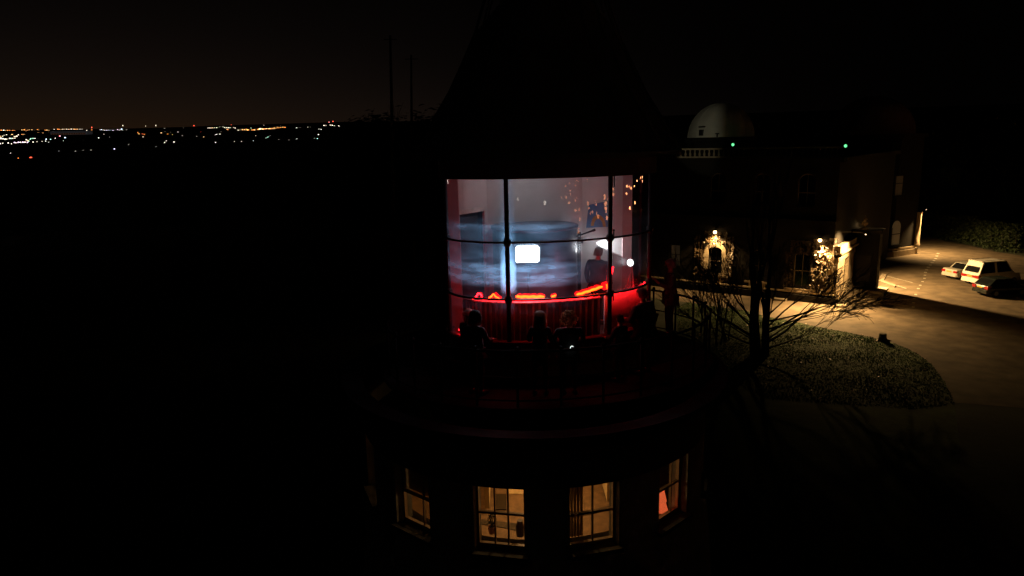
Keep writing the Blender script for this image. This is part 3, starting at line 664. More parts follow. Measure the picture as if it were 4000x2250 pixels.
def person(label, x, y, floor, face, height, coat, trous, hairc, hair='short', arms='down', lean=0.0, hat=None, broad=1.0, coatlen=.80):
    t = thing('person', label, 'person', (x, y, floor), 'people at the lantern'); k = height/1.72
    # joints in a body frame: x right, y forward, z up
    J = dict(pel=(0,0,.93), sp=(0,.01,1.12), ch=(0,.015,1.30), nb=(0,.0,1.44), nk=(0,.015,1.51), hd=(0,.025,1.585), sk=(0,.015,1.655), tp=(0,.01,1.70))
    for s, n in ((-1, 'L'), (1, 'R')):
        J['sh'+n] = (s*.185*broad, 0, 1.40)
        if arms == 'down': J['el'+n] = (s*.235*broad, -.02, 1.12); J['wr'+n] = (s*.24*broad, .07, .88); J['ha'+n] = (s*.235*broad, .10, .80)
        elif arms == 'rail': J['el'+n] = (s*.25*broad, .06, 1.14); J['wr'+n] = (s*.19, .30, 1.10); J['ha'+n] = (s*.18, .38, 1.10)
        else: J['el'+n] = (s*.23*broad, .06, 1.13); J['wr'+n] = (s*.09, .27, 1.22); J['ha'+n] = (s*.06, .33, 1.28)   # holding a phone
        J['hp'+n] = (s*.095, 0, .88); J['kn'+n] = (s*.11, .03, .50); J['an'+n] = (s*.115, -.01, .09); J['to'+n] = (s*.125, .14, .035)
    def L(v):
        v = Vector(v)*k
        if lean and v.z > .9*k:
            h = v.z-.9*k; v = Vector((v.x, v.y+h*math.sin(lean), .9*k+h*math.cos(lean)))
        return v
    def Wd(v): return Matrix.Translation((x, y, floor)) @ Matrix.Rotation(face, 4, 'Z') @ v
    def build(names, edges, rad, sub=1):
        me = skin_mesh([L(J[n]) for n in names], [(names.index(a), names.index(b)) for a, b in edges], [((r_[0]*k, r_[1]*k) if isinstance(r_, tuple) else r_*k) for r_ in rad], sub)
        mb = mesh_mb(me); return mb
    nm = ['pel','sp','ch','nb','nk','hd','sk','tp','shL','elL','wrL','haL','shR','elR','wrR','haR','hpL','knL','anL','toL','hpR','knR','anR','toR']
    ed = [('pel','sp'),('sp','ch'),('ch','nb'),('nb','nk'),('nk','hd'),('hd','sk'),('sk','tp'),('ch','shL'),('shL','elL'),('elL','wrL'),('wrL','haL'),('ch','shR'),('shR','elR'),('elR','wrR'),('wrR','haR'),('pel','hpL'),('hpL','knL'),('knL','anL'),('anL','toL'),('pel','hpR'),('hpR','knR'),('knR','anR'),('anR','toR')]
    rd = [(.15,.11),(.13,.10),(.15,.105),.06,.055,(.072,.082),(.082,.098),(.05,.06),.06,.042,.03,(.036,.022),.06,.042,.03,(.036,.022),.085,.055,.038,.03,.085,.055,.038,.03]
    mb = build(nm, ed, rd)
    # face and hands
    hc = Vector(J['hd'])
    for s in (-1, 1):
        e = L((s*.032, hc.y+.083, hc.z+.035)); mb.blob(e, .010*k, 6, 4); e = L((s*.078, hc.y-.005, hc.z+.02)); mb.blob(e, .024*k, 6, 5, (.35, .7, 1.2))
    mb.tube([L((0, hc.y+.082, hc.z+.045)), L((0, hc.y+.112, hc.z+.0)), L((0, hc.y+.09, hc.z-.008))], [.008*k, .016*k, .010*k], 6)
    mb.tube([L((-.022, hc.y+.082, hc.z-.033)), L((0, hc.y+.092, hc.z-.032)), L((.022, hc.y+.082, hc.z-.033))], .006*k, 5)
    for n, s in (('L', -1), ('R', 1)):
        w, h = Vector(J['wr'+n]), Vector(J['ha'+n]); d = (h-w).normalized(); sd = Vector((s, 0, 0)); sd = (sd-d*sd.dot(d)).normalized(); up = sd.cross(d)
        for q in range(4):
            b = h+sd*(.026-.018*q)*1.0+d*.01; ln = (.06, .068, .062, .048)[q]
            cv = up*(-.012*s)
            mb.tube([L(b), L(b+d*ln*.5+cv*.4), L(b+d*ln+cv*1.8)], [.009*k, .0085*k, .007*k], 5)
        b = w+(h-w)*.45-sd*.028; mb.tube([L(b), L(b-sd*.02+d*.03), L(b-sd*.018+d*.055)], [.011*k, .010*k, .008*k], 5)
    mb.v = [tuple(Wd(Vector(v))) for v in mb.v]; mb.obj('body', SKIN, t, True)
    # clothing
    J['hem'] = (0, 0, coatlen); cn = ['pel','sp','ch','nb','shL','elL','wrL','shR','elR','wrR','hem']
    ce = [('pel','sp'),('sp','ch'),('ch','nb'),('ch','shL'),('shL','elL'),('elL','wrL'),('ch','shR'),('shR','elR'),('elR','wrR'),('pel','hem')]
    b = broad
    mb = build(cn, ce, [(.195*b,.155),(.185*b,.150),(.20*b,.150),(.085,.085),.085,.068,.05,.085,.068,.05,(.20*b,.165)]); mb.v = [tuple(Wd(Vector(v))) for v in mb.v]
    cm = mat('coat_%s' % coat[0], coat[1], .85, var=.25, scale=9, bump=.25); mb.obj('coat', cm, t, True)
    J['h0'] = (0, 0, .90); J['aL2'] = (-.115, -.005, .10); J['aR2'] = (.115, -.005, .10)
    mb = build(['h0','hpL','knL','aL2','hpR','knR','aR2'], [('h0','hpL'),('hpL','knL'),('knL','aL2'),('h0','hpR'),('hpR','knR'),('knR','aR2')], [(.15,.12),.10,.072,.06,.10,.072,.06]); mb.v = [tuple(Wd(Vector(v))) for v in mb.v]
    mb.obj('trousers', mat('trousers_%s' % trous[0], trous[1], .85), t, True)
    for s in (-1, 1):
        mb = MB(); mb.tube([L((s*.115, -.06, .045)), L((s*.118, .02, .05)), L((s*.125, .14, .04)), L((s*.125, .20, .03))], [.045*k, .052*k, .045*k, .025*k], 8); mb.v = [tuple(Wd(Vector(v))) for v in mb.v]; mb.obj('shoe', DARKPAINT, t, True)
    # hair or hat
    mb = MB(); hcz = 1.645
    def cap(rx, ry, rz, cz, zmin, front):
        n, kk = 16, 9; vs = []
        for i in range(kk):
            ph = math.pi/2*(1-i/(kk-1)*1.0); 
            for j in range(n):
                a = 2*math.pi*j/n; dn = zmin if math.sin(a) < .25 else front
                z = cz+rz*math.sin(ph) - (dn*(1-math.sin(ph)) if i > kk//2 else 0); jt = 1+random.uniform(-.03, .03)
                vs.append(L((rx*math.cos(ph*.98)*math.cos(a)*jt, .012+ry*math.cos(ph*.98)*math.sin(a)*jt, z)))
        fs = [(i*n+j, i*n+(j+1)%n, (i+1)*n+(j+1)%n, (i+1)*n+j) for i in range(kk-1) for j in range(n)]; mb.add(vs, fs)
    if hair == 'curly':
        for q in range(190):
            a = random.uniform(0, 6.283); ph = random.uniform(-1.0, 1.5); 
            if math.sin(a) > .45 and ph < .5: continue
            rr = random.uniform(.105, .145)*(1.0 if ph > 0 else 1.12); mb.blob(L((rr*math.cos(ph)*math.cos(a)*1.15, .0+rr*math.cos(ph)*math.sin(a), hcz+.0+rr*1.0*math.sin(ph)*(1 if ph > 0 else 1.5))), random.uniform(.016, .032)*k, 6, 4, jit=.2)
    elif hair == 'long':
        cap(.145, .15, .13, hcz-.03, .20, .0)
        for q in range(60):
            a = random.uniform(math.pi*.9, 2.1*math.pi); mb.tube([L((.10*math.cos(a), .012+.11*math.sin(a), hcz)), L((.115*math.cos(a), .12*math.sin(a), hcz-.13)), L((.12*math.cos(a), .11*math.sin(a)-.01, hcz-.24-random.uniform(0, .05)))], [.012*k, .014*k, .004*k], 4)
    elif hair == 'hood':
        cap(.140, .150, .135, hcz-.03, .16, .06); mb.tube([L((.125*math.cos(a), .03+.0, hcz-.06+.135*math.sin(a))) for a in [math.pi*q/12 for q in range(13)]], .02*k, 6)
    elif hair == 'hat':
        cap(.105, .115, .12, hcz-.005, .03, .01); mb.tube([L((.108*math.cos(a), .012+.118*math.sin(a), hcz-.015)) for a in [2*math.pi*q/16 for q in range(17)]], .018*k, 6)
    else:
        cap(.102, .118, .094, hcz-.02, .09, -.012)
    if hair in ('long', 'curly', 'hood', 'hat'):
        for q in range(160):   # loose strands and fuzz standing off the outline
            a = random.uniform(0, 6.283); ph = random.uniform(-.3, 1.5)
            if hair != 'curly' and ph < .1 and math.sin(a) > .3: continue
            r0_ = .112 if hair != 'curly' else .15; d = Vector((math.cos(ph)*math.cos(a), math.cos(ph)*math.sin(a), math.sin(ph))); p0 = Vector((0, .012, hcz-.02))+d*r0_
            mb.tube([L(p0), L(p0+d*.018+Vector((random.uniform(-.012, .012), random.uniform(-.012, .012), -.004)))], [.004*k, .0015*k], 3, False)
    mb.v = [tuple(Wd(Vector(v))) for v in mb.v]
    mb.obj({'hat': 'woolly_hat', 'hood': 'hood'}.get(hair, 'hair'), hair_mat('hair_%s' % hairc[0], hairc[1]), t, True)
    return t, (lambda v: Wd(L(v)))
BLK = ('black', (.02, .02, .022)); NAVY = ('navy', (.025, .035, .065)); GRY = ('grey', (.09, .085, .08)); TEAL = ('teal', (.04, .075, .09)); RD = ('red', (.05, .015, .015)); BRN = ('brown', (.05, .035, .025))
def ppl(px, py, Y):   # crown of the head -> ground spot and height
    q = at(px, py, Y); return q.x, q.y, (q.z-ZD)
def facing(x, y, tx=LX, ty=LY): return math.atan2(ty-y, tx-x)-math.pi/2
x, y, h = ppl(1815, 1214, 13.45); person('person in a pale woolly hat at the far left of the gallery', x, y, ZD, facing(x, y), h, BRN, BLK, ('pale', (.42, .36, .34)), 'hat', 'rail', .12)
x, y, h = ppl(1853, 1217, 12.85); person('person in a dark hood standing left of the left glazing bar', x, y, ZD, facing(x, y), h, BLK, BLK, ('blackhood', (.02, .02, .02)), 'hood', 'rail', .0)
x, y, h = ppl(2107, 1221, 12.75); person('person with red lit straight hair, left of the curly haired one', x, y, ZD, facing(x, y), h, BLK, BLK, ('lightbrown', (.30, .20, .14)), 'long', 'rail', .05, broad=.92)
x, y, h = ppl(2223, 1228, 12.75); pc, fn = person('person with big curly hair and a bulky dark coat before the red panel', x, y, ZD, facing(x, y), h, BLK, BLK, ('blonde', (.48, .34, .22)), 'curly', 'rail', .05, broad=1.28)
q = fn((.02, -.21, 1.06)); mb = MB()
mb.tube([q+Vector((.030*math.cos(a), -.012, .042*math.sin(a))) for a in [R(40+d) for d in range(0, 281, 20)]], .006, 5); tag(mb.obj('coat_glint', emis('glow_ring', (.9, 1, .95), 1.6)), 'white glint on the back of the bulky dark coat, made as a glowing ring', 'ring')  # emissive ring stands in for a reflected glint
x, y, h = ppl(2424, 1228, 13.45); person('short person with cropped dark hair silhouetted on the plain red panel', x, y, ZD, facing(x, y), h, BLK, BLK, ('dark', (.03, .02, .018)), 'short', 'rail', .0)
x, y, h = ppl(2524, 1126, 13.85); person('broad person in a dark jacket leaning in at the right end of the red panel', x, y, ZD, facing(x, y)-.15, h, BLK, BLK, ('greydark', (.10, .09, .085)), 'short', 'rail', .10, broad=1.6)
x, y, h = ppl(2623, 1006, 16.45); h = min(h, 1.93)
pw, fn = person('white haired person raising a phone at the right of the gallery', x, y, ZD, R(90), h, GRY, BLK, ('white', (.7, .7, .72)), 'short', 'phone', .0)
pw2 = fn((0, .36, 1.34)); mb = MB(); mb.box((pw2.x, pw2.y, pw2.z), (.012, .075, .15), R(-20)); tag(mb.obj('phone', DARKPAINT), 'dark phone held up by the white haired person on the gallery', 'phone')
x, y, h = ppl(2336, 964, 15.25); person('bald man in a dark teal jacket standing inside the lantern room', x, y, ZF, R(-40), at(2336, 964, 15.25).z-ZF, TEAL, BLK, ('stubble', (.16, .11, .09)), 'short', 'down', .0, broad=1.22)

# ------------------------------------------------------------------ the observatory
E1 = Vector((.807, -.591, 0)).normalized(); E2 = Vector((-E1.y, E1.x, 0))     # along the facade to the near corner; away from it
C1 = gp(3243, 1188)
class Face:
    def __init__(s, P, e, nrm): s.P = Vector((P.x, P.y, 0)); s.e = e.normalized(); s.n = nrm.normalized()
    def pt(s, t_, o_, z): return s.P+s.e*t_+s.n*o_+Vector((0, 0, z))
    def hit(s, px, py, o_=0.0):
        d = ray(px, py); o0 = Vector((0, 0, H)); k = (s.P+s.n*o_-o0).dot(s.n)/d.dot(s.n); q = o0+d*k; return (q-s.P).dot(s.e), q.z
    def box(s, mb, t0, t1, o0, o1, z0, z1): mb.hexa([s.pt(a, b, z) for z in (z0, z1) for a, b in ((t0, o0), (t1, o0), (t1, o1), (t0, o1))])
OB = thing('observatory', 'dark sandstone observatory with two domes and lamp-lit arched windows', 'observatory', tuple(C1))
F1 = Face(C1, E1, -E2); F2 = Face(C1, E2, E1)
ROOFZ = 12.0
def wall(face, t0, t1, z0, z1, openings, th=.5, arch=True):
    mb = MB(); cuts = sorted({t0, t1, *[o[0] for o in openings], *[o[1] for o in openings]})
    for a, b in zip(cuts, cuts[1:]):
        ops = sorted([o for o in openings if o[0] <= a+1e-6 and o[1] >= b-1e-6], key=lambda o: o[2]); z = z0
        for o in ops:
            if o[2] > z: face.box(mb, a, b, -th, 0, z, o[2])
            z = o[3]
        if z < z1: face.box(mb, a, b, -th, 0, z, z1)
    for o in openings:   # spandrels of the arched heads
        if len(o) > 4 and o[4]:
            w = (o[1]-o[0])/2; c_ = (o[0]+o[1])/2; zs_ = o[3]-w*o[4]
            for s in (-1, 1):
                poly = [(c_+s*w, o[3]), (c_+s*w, zs_)] + [(c_+s*w*math.cos(a), zs_+(o[3]-zs_)*math.sin(a)) for a in [math.pi/2*q/8 for q in range(1, 9)]]
                mb.prism(poly, lambda u, v_, d: face.pt(u, d, v_), -th+.003, -.003)
    return mb
def arch_window(face, o, sash=DARKGLASS, bars=True, blind=None):
    t0, t1, z0, z1 = o[:4]; w = (t1-t0)/2; c_ = (t0+t1)/2; rise = w*(o[4] if len(o) > 4 else 0); zs_ = z1-rise; d0 = -.30
    mb = MB(); face.box(mb, t0, t0+.09, d0-.05, d0+.05, z0, zs_); face.box(mb, t1-.09, t1, d0-.05, d0+.05, z0, zs_); face.box(mb, t0+.09, t1-.09, d0-.05, d0+.05, z0, z0+.1)
    zm = z0+(zs_-z0)*.55; face.box(mb, t0+.09, t1-.09, d0-.045, d0+.045, zm-.035, zm+.035); face.box(mb, c_-.02, c_+.02, d0-.03, d0+.03, z0+.1, zm-.035); face.box(mb, c_-.02, c_+.02, d0-.03, d0+.03, zm+.035, z1-.03)
    if rise: mb.tube([face.pt(c_+(w-.045)*math.cos(a), d0, zs_+(rise-.045)*math.sin(a)) for a in [math.pi*q/14 for q in range(15)]], .045, 6)
    f = mb.obj('window', mat('window_paint', (.16, .13, .10), .6, var=.2), OB)
    g = MB(); face.box(g, t0+.09, t1-.09, d0-.01, d0, z0+.1, z1-.04 if not rise else zs_+rise*.72); g.obj('pane', sash, f)
    if blind:
        b = MB(); poly = [(t0+.1, z0+.12), (t1-.1, z0+.12)] + ([(c_+(w-.1)*math.cos(a), zs_+(rise-.1)*math.sin(a)) for a in [math.pi*q/12 for q in range(13)]] if rise else [(t1-.1, z1-.1), (t0+.1, z1-.1)])
        b.prism(poly, lambda u, v_, d: face.pt(u, d, v_), d0+.012, d0+.02); b.obj('blind', blind, f)
    return f
def blocks(face, o, m, jamb=.34, proud=.07, nj=7, label=None, rng=None):
    """stones of a window surround, each a block of its own"""
    t0, t1, z0, z1 = o[:4]; w = (t1-t0)/2; c_ = (t0+t1)/2; rise = w*o[4]; zs_ = z1-rise; rg = rng or random
    hgt = (zs_-z0)/nj
    for k in range(nj):
        for s in (-1, 1):
            mb = MB(); jw = jamb+(.10 if k % 2 else 0); a, b = (t0-jw, t0-.004) if s < 0 else (t1+.004, t1+jw); pr = proud+rg.uniform(-.012, .012)
            face.box(mb, a, b, -.02, pr, z0+k*hgt+.008, z0+(k+1)*hgt-.008); mb.obj('stone', m, OB)
    nv = 9
    for k in range(nv):
        a0_, a1_ = math.pi*k/nv+.012, math.pi*(k+1)/nv-.012; key = .12 if k == nv//2 else 0; mb = MB()
        poly = [(c_+(w+.004)*math.cos(a), zs_+(rise+.004)*math.sin(a)) for a in (a0_, (a0_+a1_)/2, a1_)] + [(c_+(w+jamb+key)*math.cos(a), zs_+(rise+jamb+key)*math.sin(a)) for a in (a1_, (a0_+a1_)/2, a0_)]
        pr = proud+key*.4+rg.uniform(-.012, .012); mb.prism(poly, lambda u, v_, d: face.pt(u, d, v_), -.02, pr); mb.obj('stone', m, OB)
def op(face, x0, x1, y0, y1, rise=0):
    a = face.hit(x0, y1)[0]; b = face.hit(x1, y1)[0]; z0 = face.hit((x0+x1)/2, y1)[1]; z1 = face.hit((x0+x1)/2, y0)[1]; return (a, b, z0, z1, rise)
o1 = op(F1, 2765, 2817, 964, 1072, .55); o2 = op(F1, 3094, 3160, 985, 1127, .6); oL = op(F1, 2613, 2654, 955, 1045, 0); om = op(F1, 2930, 2985, 975, 1098, .6)
up = [(c_-.7, c_+.7, 7.6, 10.2, .9) for c_ in ((o1[0]+o1[1])/2, (om[0]+om[1])/2, (o2[0]+o2[1])/2)]
TL = F1.hit(2470, 1090)[0]
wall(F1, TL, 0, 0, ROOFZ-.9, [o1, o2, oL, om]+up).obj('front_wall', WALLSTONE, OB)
BL = mat('pale_blind', (.42, .38, .28), .9, var=.06, emit=(1, .8, .5), estr=.004)
arch_window(F1, o1); arch_window(F1, o2); arch_window(F1, om); arch_window(F1, oL, DARKGLASS, blind=mat('grey_blind', (.5, .46, .36), .9, var=.05, emit=(1, .82, .58), estr=.0055))  # emission in the grey blind stands for dim light on it
for u_ in up: arch_window(F1, u_)
blocks(F1, o1, SANDSTONE); blocks(F1, o2, WALLSTONE); blocks(F1, om, WALLSTONE)  # near-black stone on the others puts their shade into the colour
for u_ in up: blocks(F1, u_, WALLSTONE, .28, .06, 5)
for o_ in (o1, o2, om):
    mb = MB(); F1.box(mb, o_[0]-.45, o_[1]+.45, -.3, .16, o_[2]-.16, o_[2]-.004); mb.obj('window_sill', SANDSTONE, OB)
    mb = MB(); F1.box(mb, o_[0]-.1, o_[1]+.1, .002, .05, o_[2]-.75, o_[2]-.17); mb.obj('apron_panel', SANDSTONE, OB)
# string course and plinth along the front
za, zb_ = F1.hit(2790, 1101, .2)[1], F1.hit(3200, 1151, .2)[1]; zl = (za+zb_)/2
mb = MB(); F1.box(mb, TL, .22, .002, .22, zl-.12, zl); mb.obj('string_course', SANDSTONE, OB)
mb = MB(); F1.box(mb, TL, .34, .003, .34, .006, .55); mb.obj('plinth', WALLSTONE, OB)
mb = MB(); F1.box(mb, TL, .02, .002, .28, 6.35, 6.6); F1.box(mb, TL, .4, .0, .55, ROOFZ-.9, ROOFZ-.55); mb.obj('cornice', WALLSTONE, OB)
# balustrade parapet: every baluster on the lamp-lit side
mb = MB(); F1.box(mb, TL, 0, -.3, 0, ROOFZ-.55, ROOFZ-.42); F1.box(mb, TL, 0, -.32, .03, ROOFZ+.12, ROOFZ+.26); mb.obj('parapet_rail', SANDSTONE, OB)
bal = MB(); bal.lathe([(.06, 0), (.09, .08), (.11, .18), (.06, .34), (.05, .42), (.08, .54)], (0, 0, 0), 8); bme = bal.mesh('baluster', SANDSTONE, True)
nb_ = int(-TL/.42)
for k in range(nb_):
    o = bpy.data.objects.new('baluster', bme); COL.objects.link(o); o.parent = OB; o.location = F1.pt(TL+.2+k*.42, -.15, ROOFZ-.42)-OB.location
# body, back and return wall
TB = 15.0
mb = MB(); F2.box(mb, 0.5, 26, -.5, 0, 0, ROOFZ-.9); mb.obj('side_wall', mat('shaded_stone', (.010, .009, .008), .95, var=.3, bump=.4), OB)  # darkened copy of the wall stone; shade put into the colour
mb = MB(); F1.box(mb, TL, -.5, -26, -.5, ROOFZ-1.25, ROOFZ-.9); mb.obj('flat_roof', SLATE, OB)
mb = MB(); F1.box(mb, TL, 0, -26.4, -26, 0, ROOFZ-.9); mb.obj('rear_wall', WALLSTONE, OB)
mb = MB(); F1.box(mb, TL-.4, TL, -26.4, 0, 0, ROOFZ-.9); mb.obj('end_wall', WALLSTONE, OB)
mb = MB(); F2.box(mb, .0, 26, .0, .5, ROOFZ-.9, ROOFZ-.55); mb.obj('cornice', WALLSTONE, OB)
# corner quoins
for k in range(9):
    mb = MB(); w = .55 if k % 2 else .36; z0 = .75+k*.5; F1.box(mb, -w, .05, -.02, .05, z0+.01, z0+.49); F2.box(mb, .0, w*.8, -.02, .06, z0+.012, z0+.488); mb.obj('quoin', SANDSTONE, OB)
# stone bay on the return wall: plinth ledge, two pillars, lintel, cornice block
def F2t(px, py): return F2.hit(px, py)[0]
tb0, tb1 = F2t(3254, 1060), F2t(3316, 1060)
zc0, zc1, zc2, zc3 = F2.hit(3285, 1135)[1], F2.hit(3285, 1006)[1], F2.hit(3285, 978)[1], F2.hit(3285, 948)[1]
mb = MB(); F2.box(mb, .35, tb1+.1, .07, .42, .006, zc0-.10); mb.obj('bay_plinth', WALLSTONE, OB)
mb = MB(); F2.box(mb, .30, tb1+.15, .07, .50, zc0-.098, zc0); mb.obj('bay_ledge', SANDSTONE, OB)
bw = tb1-tb0
for a, b in ((tb0, tb0+bw*.40), (tb0+bw*.66, tb1)):
    mb = MB(); F2.box(mb, a, b, .07, .32, zc0+.22, zc1-.002); mb.obj('pillar', SANDSTONE, OB)
    mb = MB(); F2.box(mb, a-.05, b+.05, .06, .40, zc0+.002, zc0+.218); mb.obj('pillar_base', SANDSTONE, OB)
mb = MB()
q0 = tb0+bw*.66; poly = [(q0-.55, zc0+.004), (q0-.07, zc0+.004), (q0-.07, zc0+.62), (q0-.16, zc0+.45), (q0-.40, zc0+.22)]
mb.prism(poly, lambda u, v_, d: F2.pt(u, d, v_), .08, .36); mb.obj('scroll', SANDSTONE, OB)
mb = MB(); F2.box(mb, tb0+bw*.40, tb0+bw*.66, .02, .06, zc0+.1, zc1-.01); mb.obj('window', DARKGLASS, OB)
mb = MB(); F2.box(mb, tb0-.1, tb1+.03, .07, .38, zc1, zc1+.30); mb.obj('lintel', SANDSTONE, OB)
mb = MB(); F2.box(mb, tb0-.1, tb1-.05, .07, .25, zc1+.302, zc2-.002); mb.obj('frieze', WALLSTONE, OB)
mb = MB(); F2.box(mb, tb0-.2, tb1+.16, .07, .60, zc2, zc2+.14); mb.obj('bay_cornice', SANDSTONE, OB)
mb = MB(); F2.box(mb, tb0-.1, tb1, .07, .46, zc2+.142, zc3); mb.obj('cornice_block', SANDSTONE, OB)
# dark porch: projecting block with an urn on its corner
pz = 5.6
pt0 = tb1+.25
Fp = Face(F2.pt(pt0, 0, 0), E1, -E2)
pw_ = Fp.hit(3430, 1132)[0]
Q = gp(3430, 1131); pw_ = max(1.6, (Q-F2.pt(pt0, 0, 0)).dot(E1)); pd = (Q-F2.pt(pt0, 0, 0)).dot(E2)
pz = at(3380, 897, F2.pt(pt0, pw_*.6, 0).y).z
mb = MB(); F2.box(mb, pt0, pt0+pd, .002, pw_, .006, pz-.28); mb.obj('porch_block', mat('shaded_stone', (.010, .009, .008), .95, var=.3, bump=.4), OB)
mb = MB(); F2.box(mb, pt0-.18, pt0+pd+.18, .004, pw_+.2, pz-.278, pz); mb.obj('porch_cornice', WALLSTONE, OB)
mb = MB(); Fp.box(mb, .5, pw_-.5, .004, .05, .3, 3.1); mb.obj('porch_door', mat('dark_oak', (.008, .006, .005), .6), OB)
u0 = at(3377, 893, F2.pt(pt0+.4, pw_*.55, 0).y)
urn = MB(); urn.lathe([(.34, 0), (.34, .08), (.12, .14), (.10, .26), (.22, .36), (.26, .52), (.16, .66), (.10, .72), (.17, .80), (.15, .90), (.05, .98), (.03, 1.04), (.055, 1.09), (.0, 1.14)], (u0.x, u0.y, pz+.002), 14)
tag(urn.obj('urn', SANDSTONE, smooth=True), 'small carved stone urn standing on the dark porch roof', 'urn')
mb = MB(); F2.box(mb, pt0-.9, pt0+pd+.6, pw_*.0+.55, pw_+.7, .006, .14); mb.obj('porch_step', mat('step_stone', (.36, .30, .22), .9, var=.2, bump=.3), OB)
# low kerb slab at the near corner
mb = MB(); F2.box(mb, -.9, 1.6, .45, 1.35, .006, .13); mb.obj('doorstep', mat('step_stone', (.36, .30, .22), .9, var=.2, bump=.3), OB)
mb = MB(); F1.box(mb, -4.2, -3.2, .36, .9, .006, .16); mb.obj('doorstep', MATS['step_stone'], OB)
kz = MB(); pk = px_poly([(3430, 1100), (3446, 1072), (3462, 1078), (3452, 1100), (3500, 1118), (3494, 1124)], 0)
kz.prism([(p.x, p.y) for p in pk], lambda u, v_, d: Vector((u, v_, d)), .007, .13); tag(kz.obj('kerb', mat('kerb_stone', (.22, .18, .13), .85, var=.15)), kind='structure')
# left dome on an octagonal drum, with its slit hatch
dc = at(2814, 541, 66.0); DR = 2.95; zbase = at(2800, 536, 63.5).z
mb = MB(); mb.lathe([(2.9, ROOFZ-1.2), (2.9, zbase-.45), (3.15, zbase-.35), (3.15, zbase-.1), (2.98, zbase)], (dc.x, dc.y, 0), 8, R(22.5), R(382.5)); mb.obj('dome_drum', WALLSTONE, OB)
mb = MB(); mb.lathe([(DR*math.cos(a), DR*math.sin(a)*1.02) for a in [math.pi/2*q/14 for q in range(15)]], (dc.x, dc.y, zbase), 40); DM = mb.obj('dome', LEADDOME, OB, True)
for k in range(12):
    a = 2*math.pi*k/12; mb = MB(); mb.tube([(dc.x+(DR+.01)*math.cos(b)*math.cos(a), dc.y+(DR+.01)*math.cos(b)*math.sin(a), zbase+DR*1.02*math.sin(b)) for b in [math.pi/2*q/10 for q in range(10)]], .018, 4); mb.obj('dome_rib', LEADDOME, DM)
hd = at(2734, 512, 63.9); dn = Vector((hd.x-dc.x, hd.y-dc.y, 0)).normalized()
mb = MB(); dp = Vector((dc.x, dc.y, 0))+dn*(DR*.97); mb.box((dp.x, dp.y, zbase+.42), (.34, .5, .52), math.atan2(dn.y, dn.x)+math.pi/2); mb.obj('dome_hatch', DARKPAINT, DM)
mb = MB(); mb.box((dp.x+dn.x*.0, dp.y+dn.y*.0, zbase+.92), (.52, .42, .12), math.atan2(dn.y, dn.x)+math.pi/2); mb.obj('hatch_hood', DARKPAINT, DM)
bo = at(2801, 536, 63.0); mb = MB(); mb.tube([(bo.x, bo.y, zbase-.1), (bo.x, bo.y, zbase+.28)], .07, 8); mb.box((bo.x, bo.y, zbase+.30), (.28, .28, .10)); mb.obj('dome_bollard', IRON, OB)
# right tower: octagon with lamp-lit corner pilaster, arched windows and the second dome
K = at(3571, 985, 78.6); TC = Vector((K.x-4.2, K.y+3.3, 0)); CR = math.hypot(4.2, 3.3); a0k = math.atan2(-3.3, 4.2)
verts = [Vector((TC.x+CR*math.cos(a0k+math.pi/4*j), TC.y+CR*math.sin(a0k+math.pi/4*j), 0)) for j in range(8)]
T2Z = at(3490, 520, 79).z
def octo(mb, s, z0, z1): mb.lathe([(CR+s, z0), (CR+s, z1), (0, z1)], (TC.x, TC.y, 0), 8, a0k, a0k+2*math.pi)
mb = MB(); octo(mb, 0, 0, T2Z-.5); mb.obj('tower_wall', WALLSTONE, OB)
zp = at(3555, 990, K.y).z; zq = at(3560, 962, K.y).z
mb = MB(); octo(mb, .30, .006, max(.6, zp)); mb.obj('tower_plinth', SANDSTONE, OB)
mb = MB(); octo(mb, .16, max(.7, zp+.05), max(.9, zq)); mb.obj('tower_plinth', SANDSTONE, OB)
mb = MB(); octo(mb, .35, T2Z-.5, T2Z-.1); mb.obj('tower_cornice', WALLSTONE, OB)
mb = MB(); mb.lathe([((CR-.9)*math.cos(a), (CR-.9)*math.sin(a)*.95) for a in [math.pi/2*q/14 for q in range(15)]], (TC.x, TC.y, T2Z-.1), 40); mb.obj('dome', mat('second_dome', (.16, .10, .075), .7, var=.2), OB, True)
Ft = Face(verts[7], (verts[0]-verts[7]), Vector((-(verts[7]-verts[0]).y, (verts[7]-verts[0]).x, 0)))
if (Ft.pt(0, 1, 0)-TC).length < (Ft.pt(0, -1, 0)-TC).length: Ft.n = -Ft.n
def surf_window(face, x0, x1, y0, y1, rise, m):
    a, z0 = face.hit(x0, y1, .05); b = face.hit(x1, y1, .05)[0]; z1 = face.hit((x0+x1)/2, y0, .05)[1]; c_ = (a+b)/2; w = (b-a)/2; zs_ = z1-w*rise
    out_ = [(a, z0), (b, z0)] + ([(c_+w*math.cos(q), zs_+w*rise*math.sin(q)) for q in [math.pi*k/12 for k in range(13)]] if rise else [(b, z1), (a, z1)])
    mb = MB(); mb.prism(out_, lambda u, v_, d: face.pt(u, d, v_), .004, .05); f = mb.obj('window', m, OB)
    mb = MB(); zm = z0+(zs_-z0)*.62; face.box(mb, a, b, .05, .085, zm-.05, zm+.05); mb.obj('sash_bar', DARKPAINT, f)
    mb = MB(); face.box(mb, a-.2, b+.2, .004, .22, z0-.22, z0-.004); mb.obj('window_sill', WALLSTONE, OB)
    for s0, s1 in ((a-.3, a-.004), (b+.004, b+.3)):
        mb = MB(); face.box(mb, s0, s1, .004, .10, z0, zs_); mb.obj('window_jamb', WALLSTONE, OB)
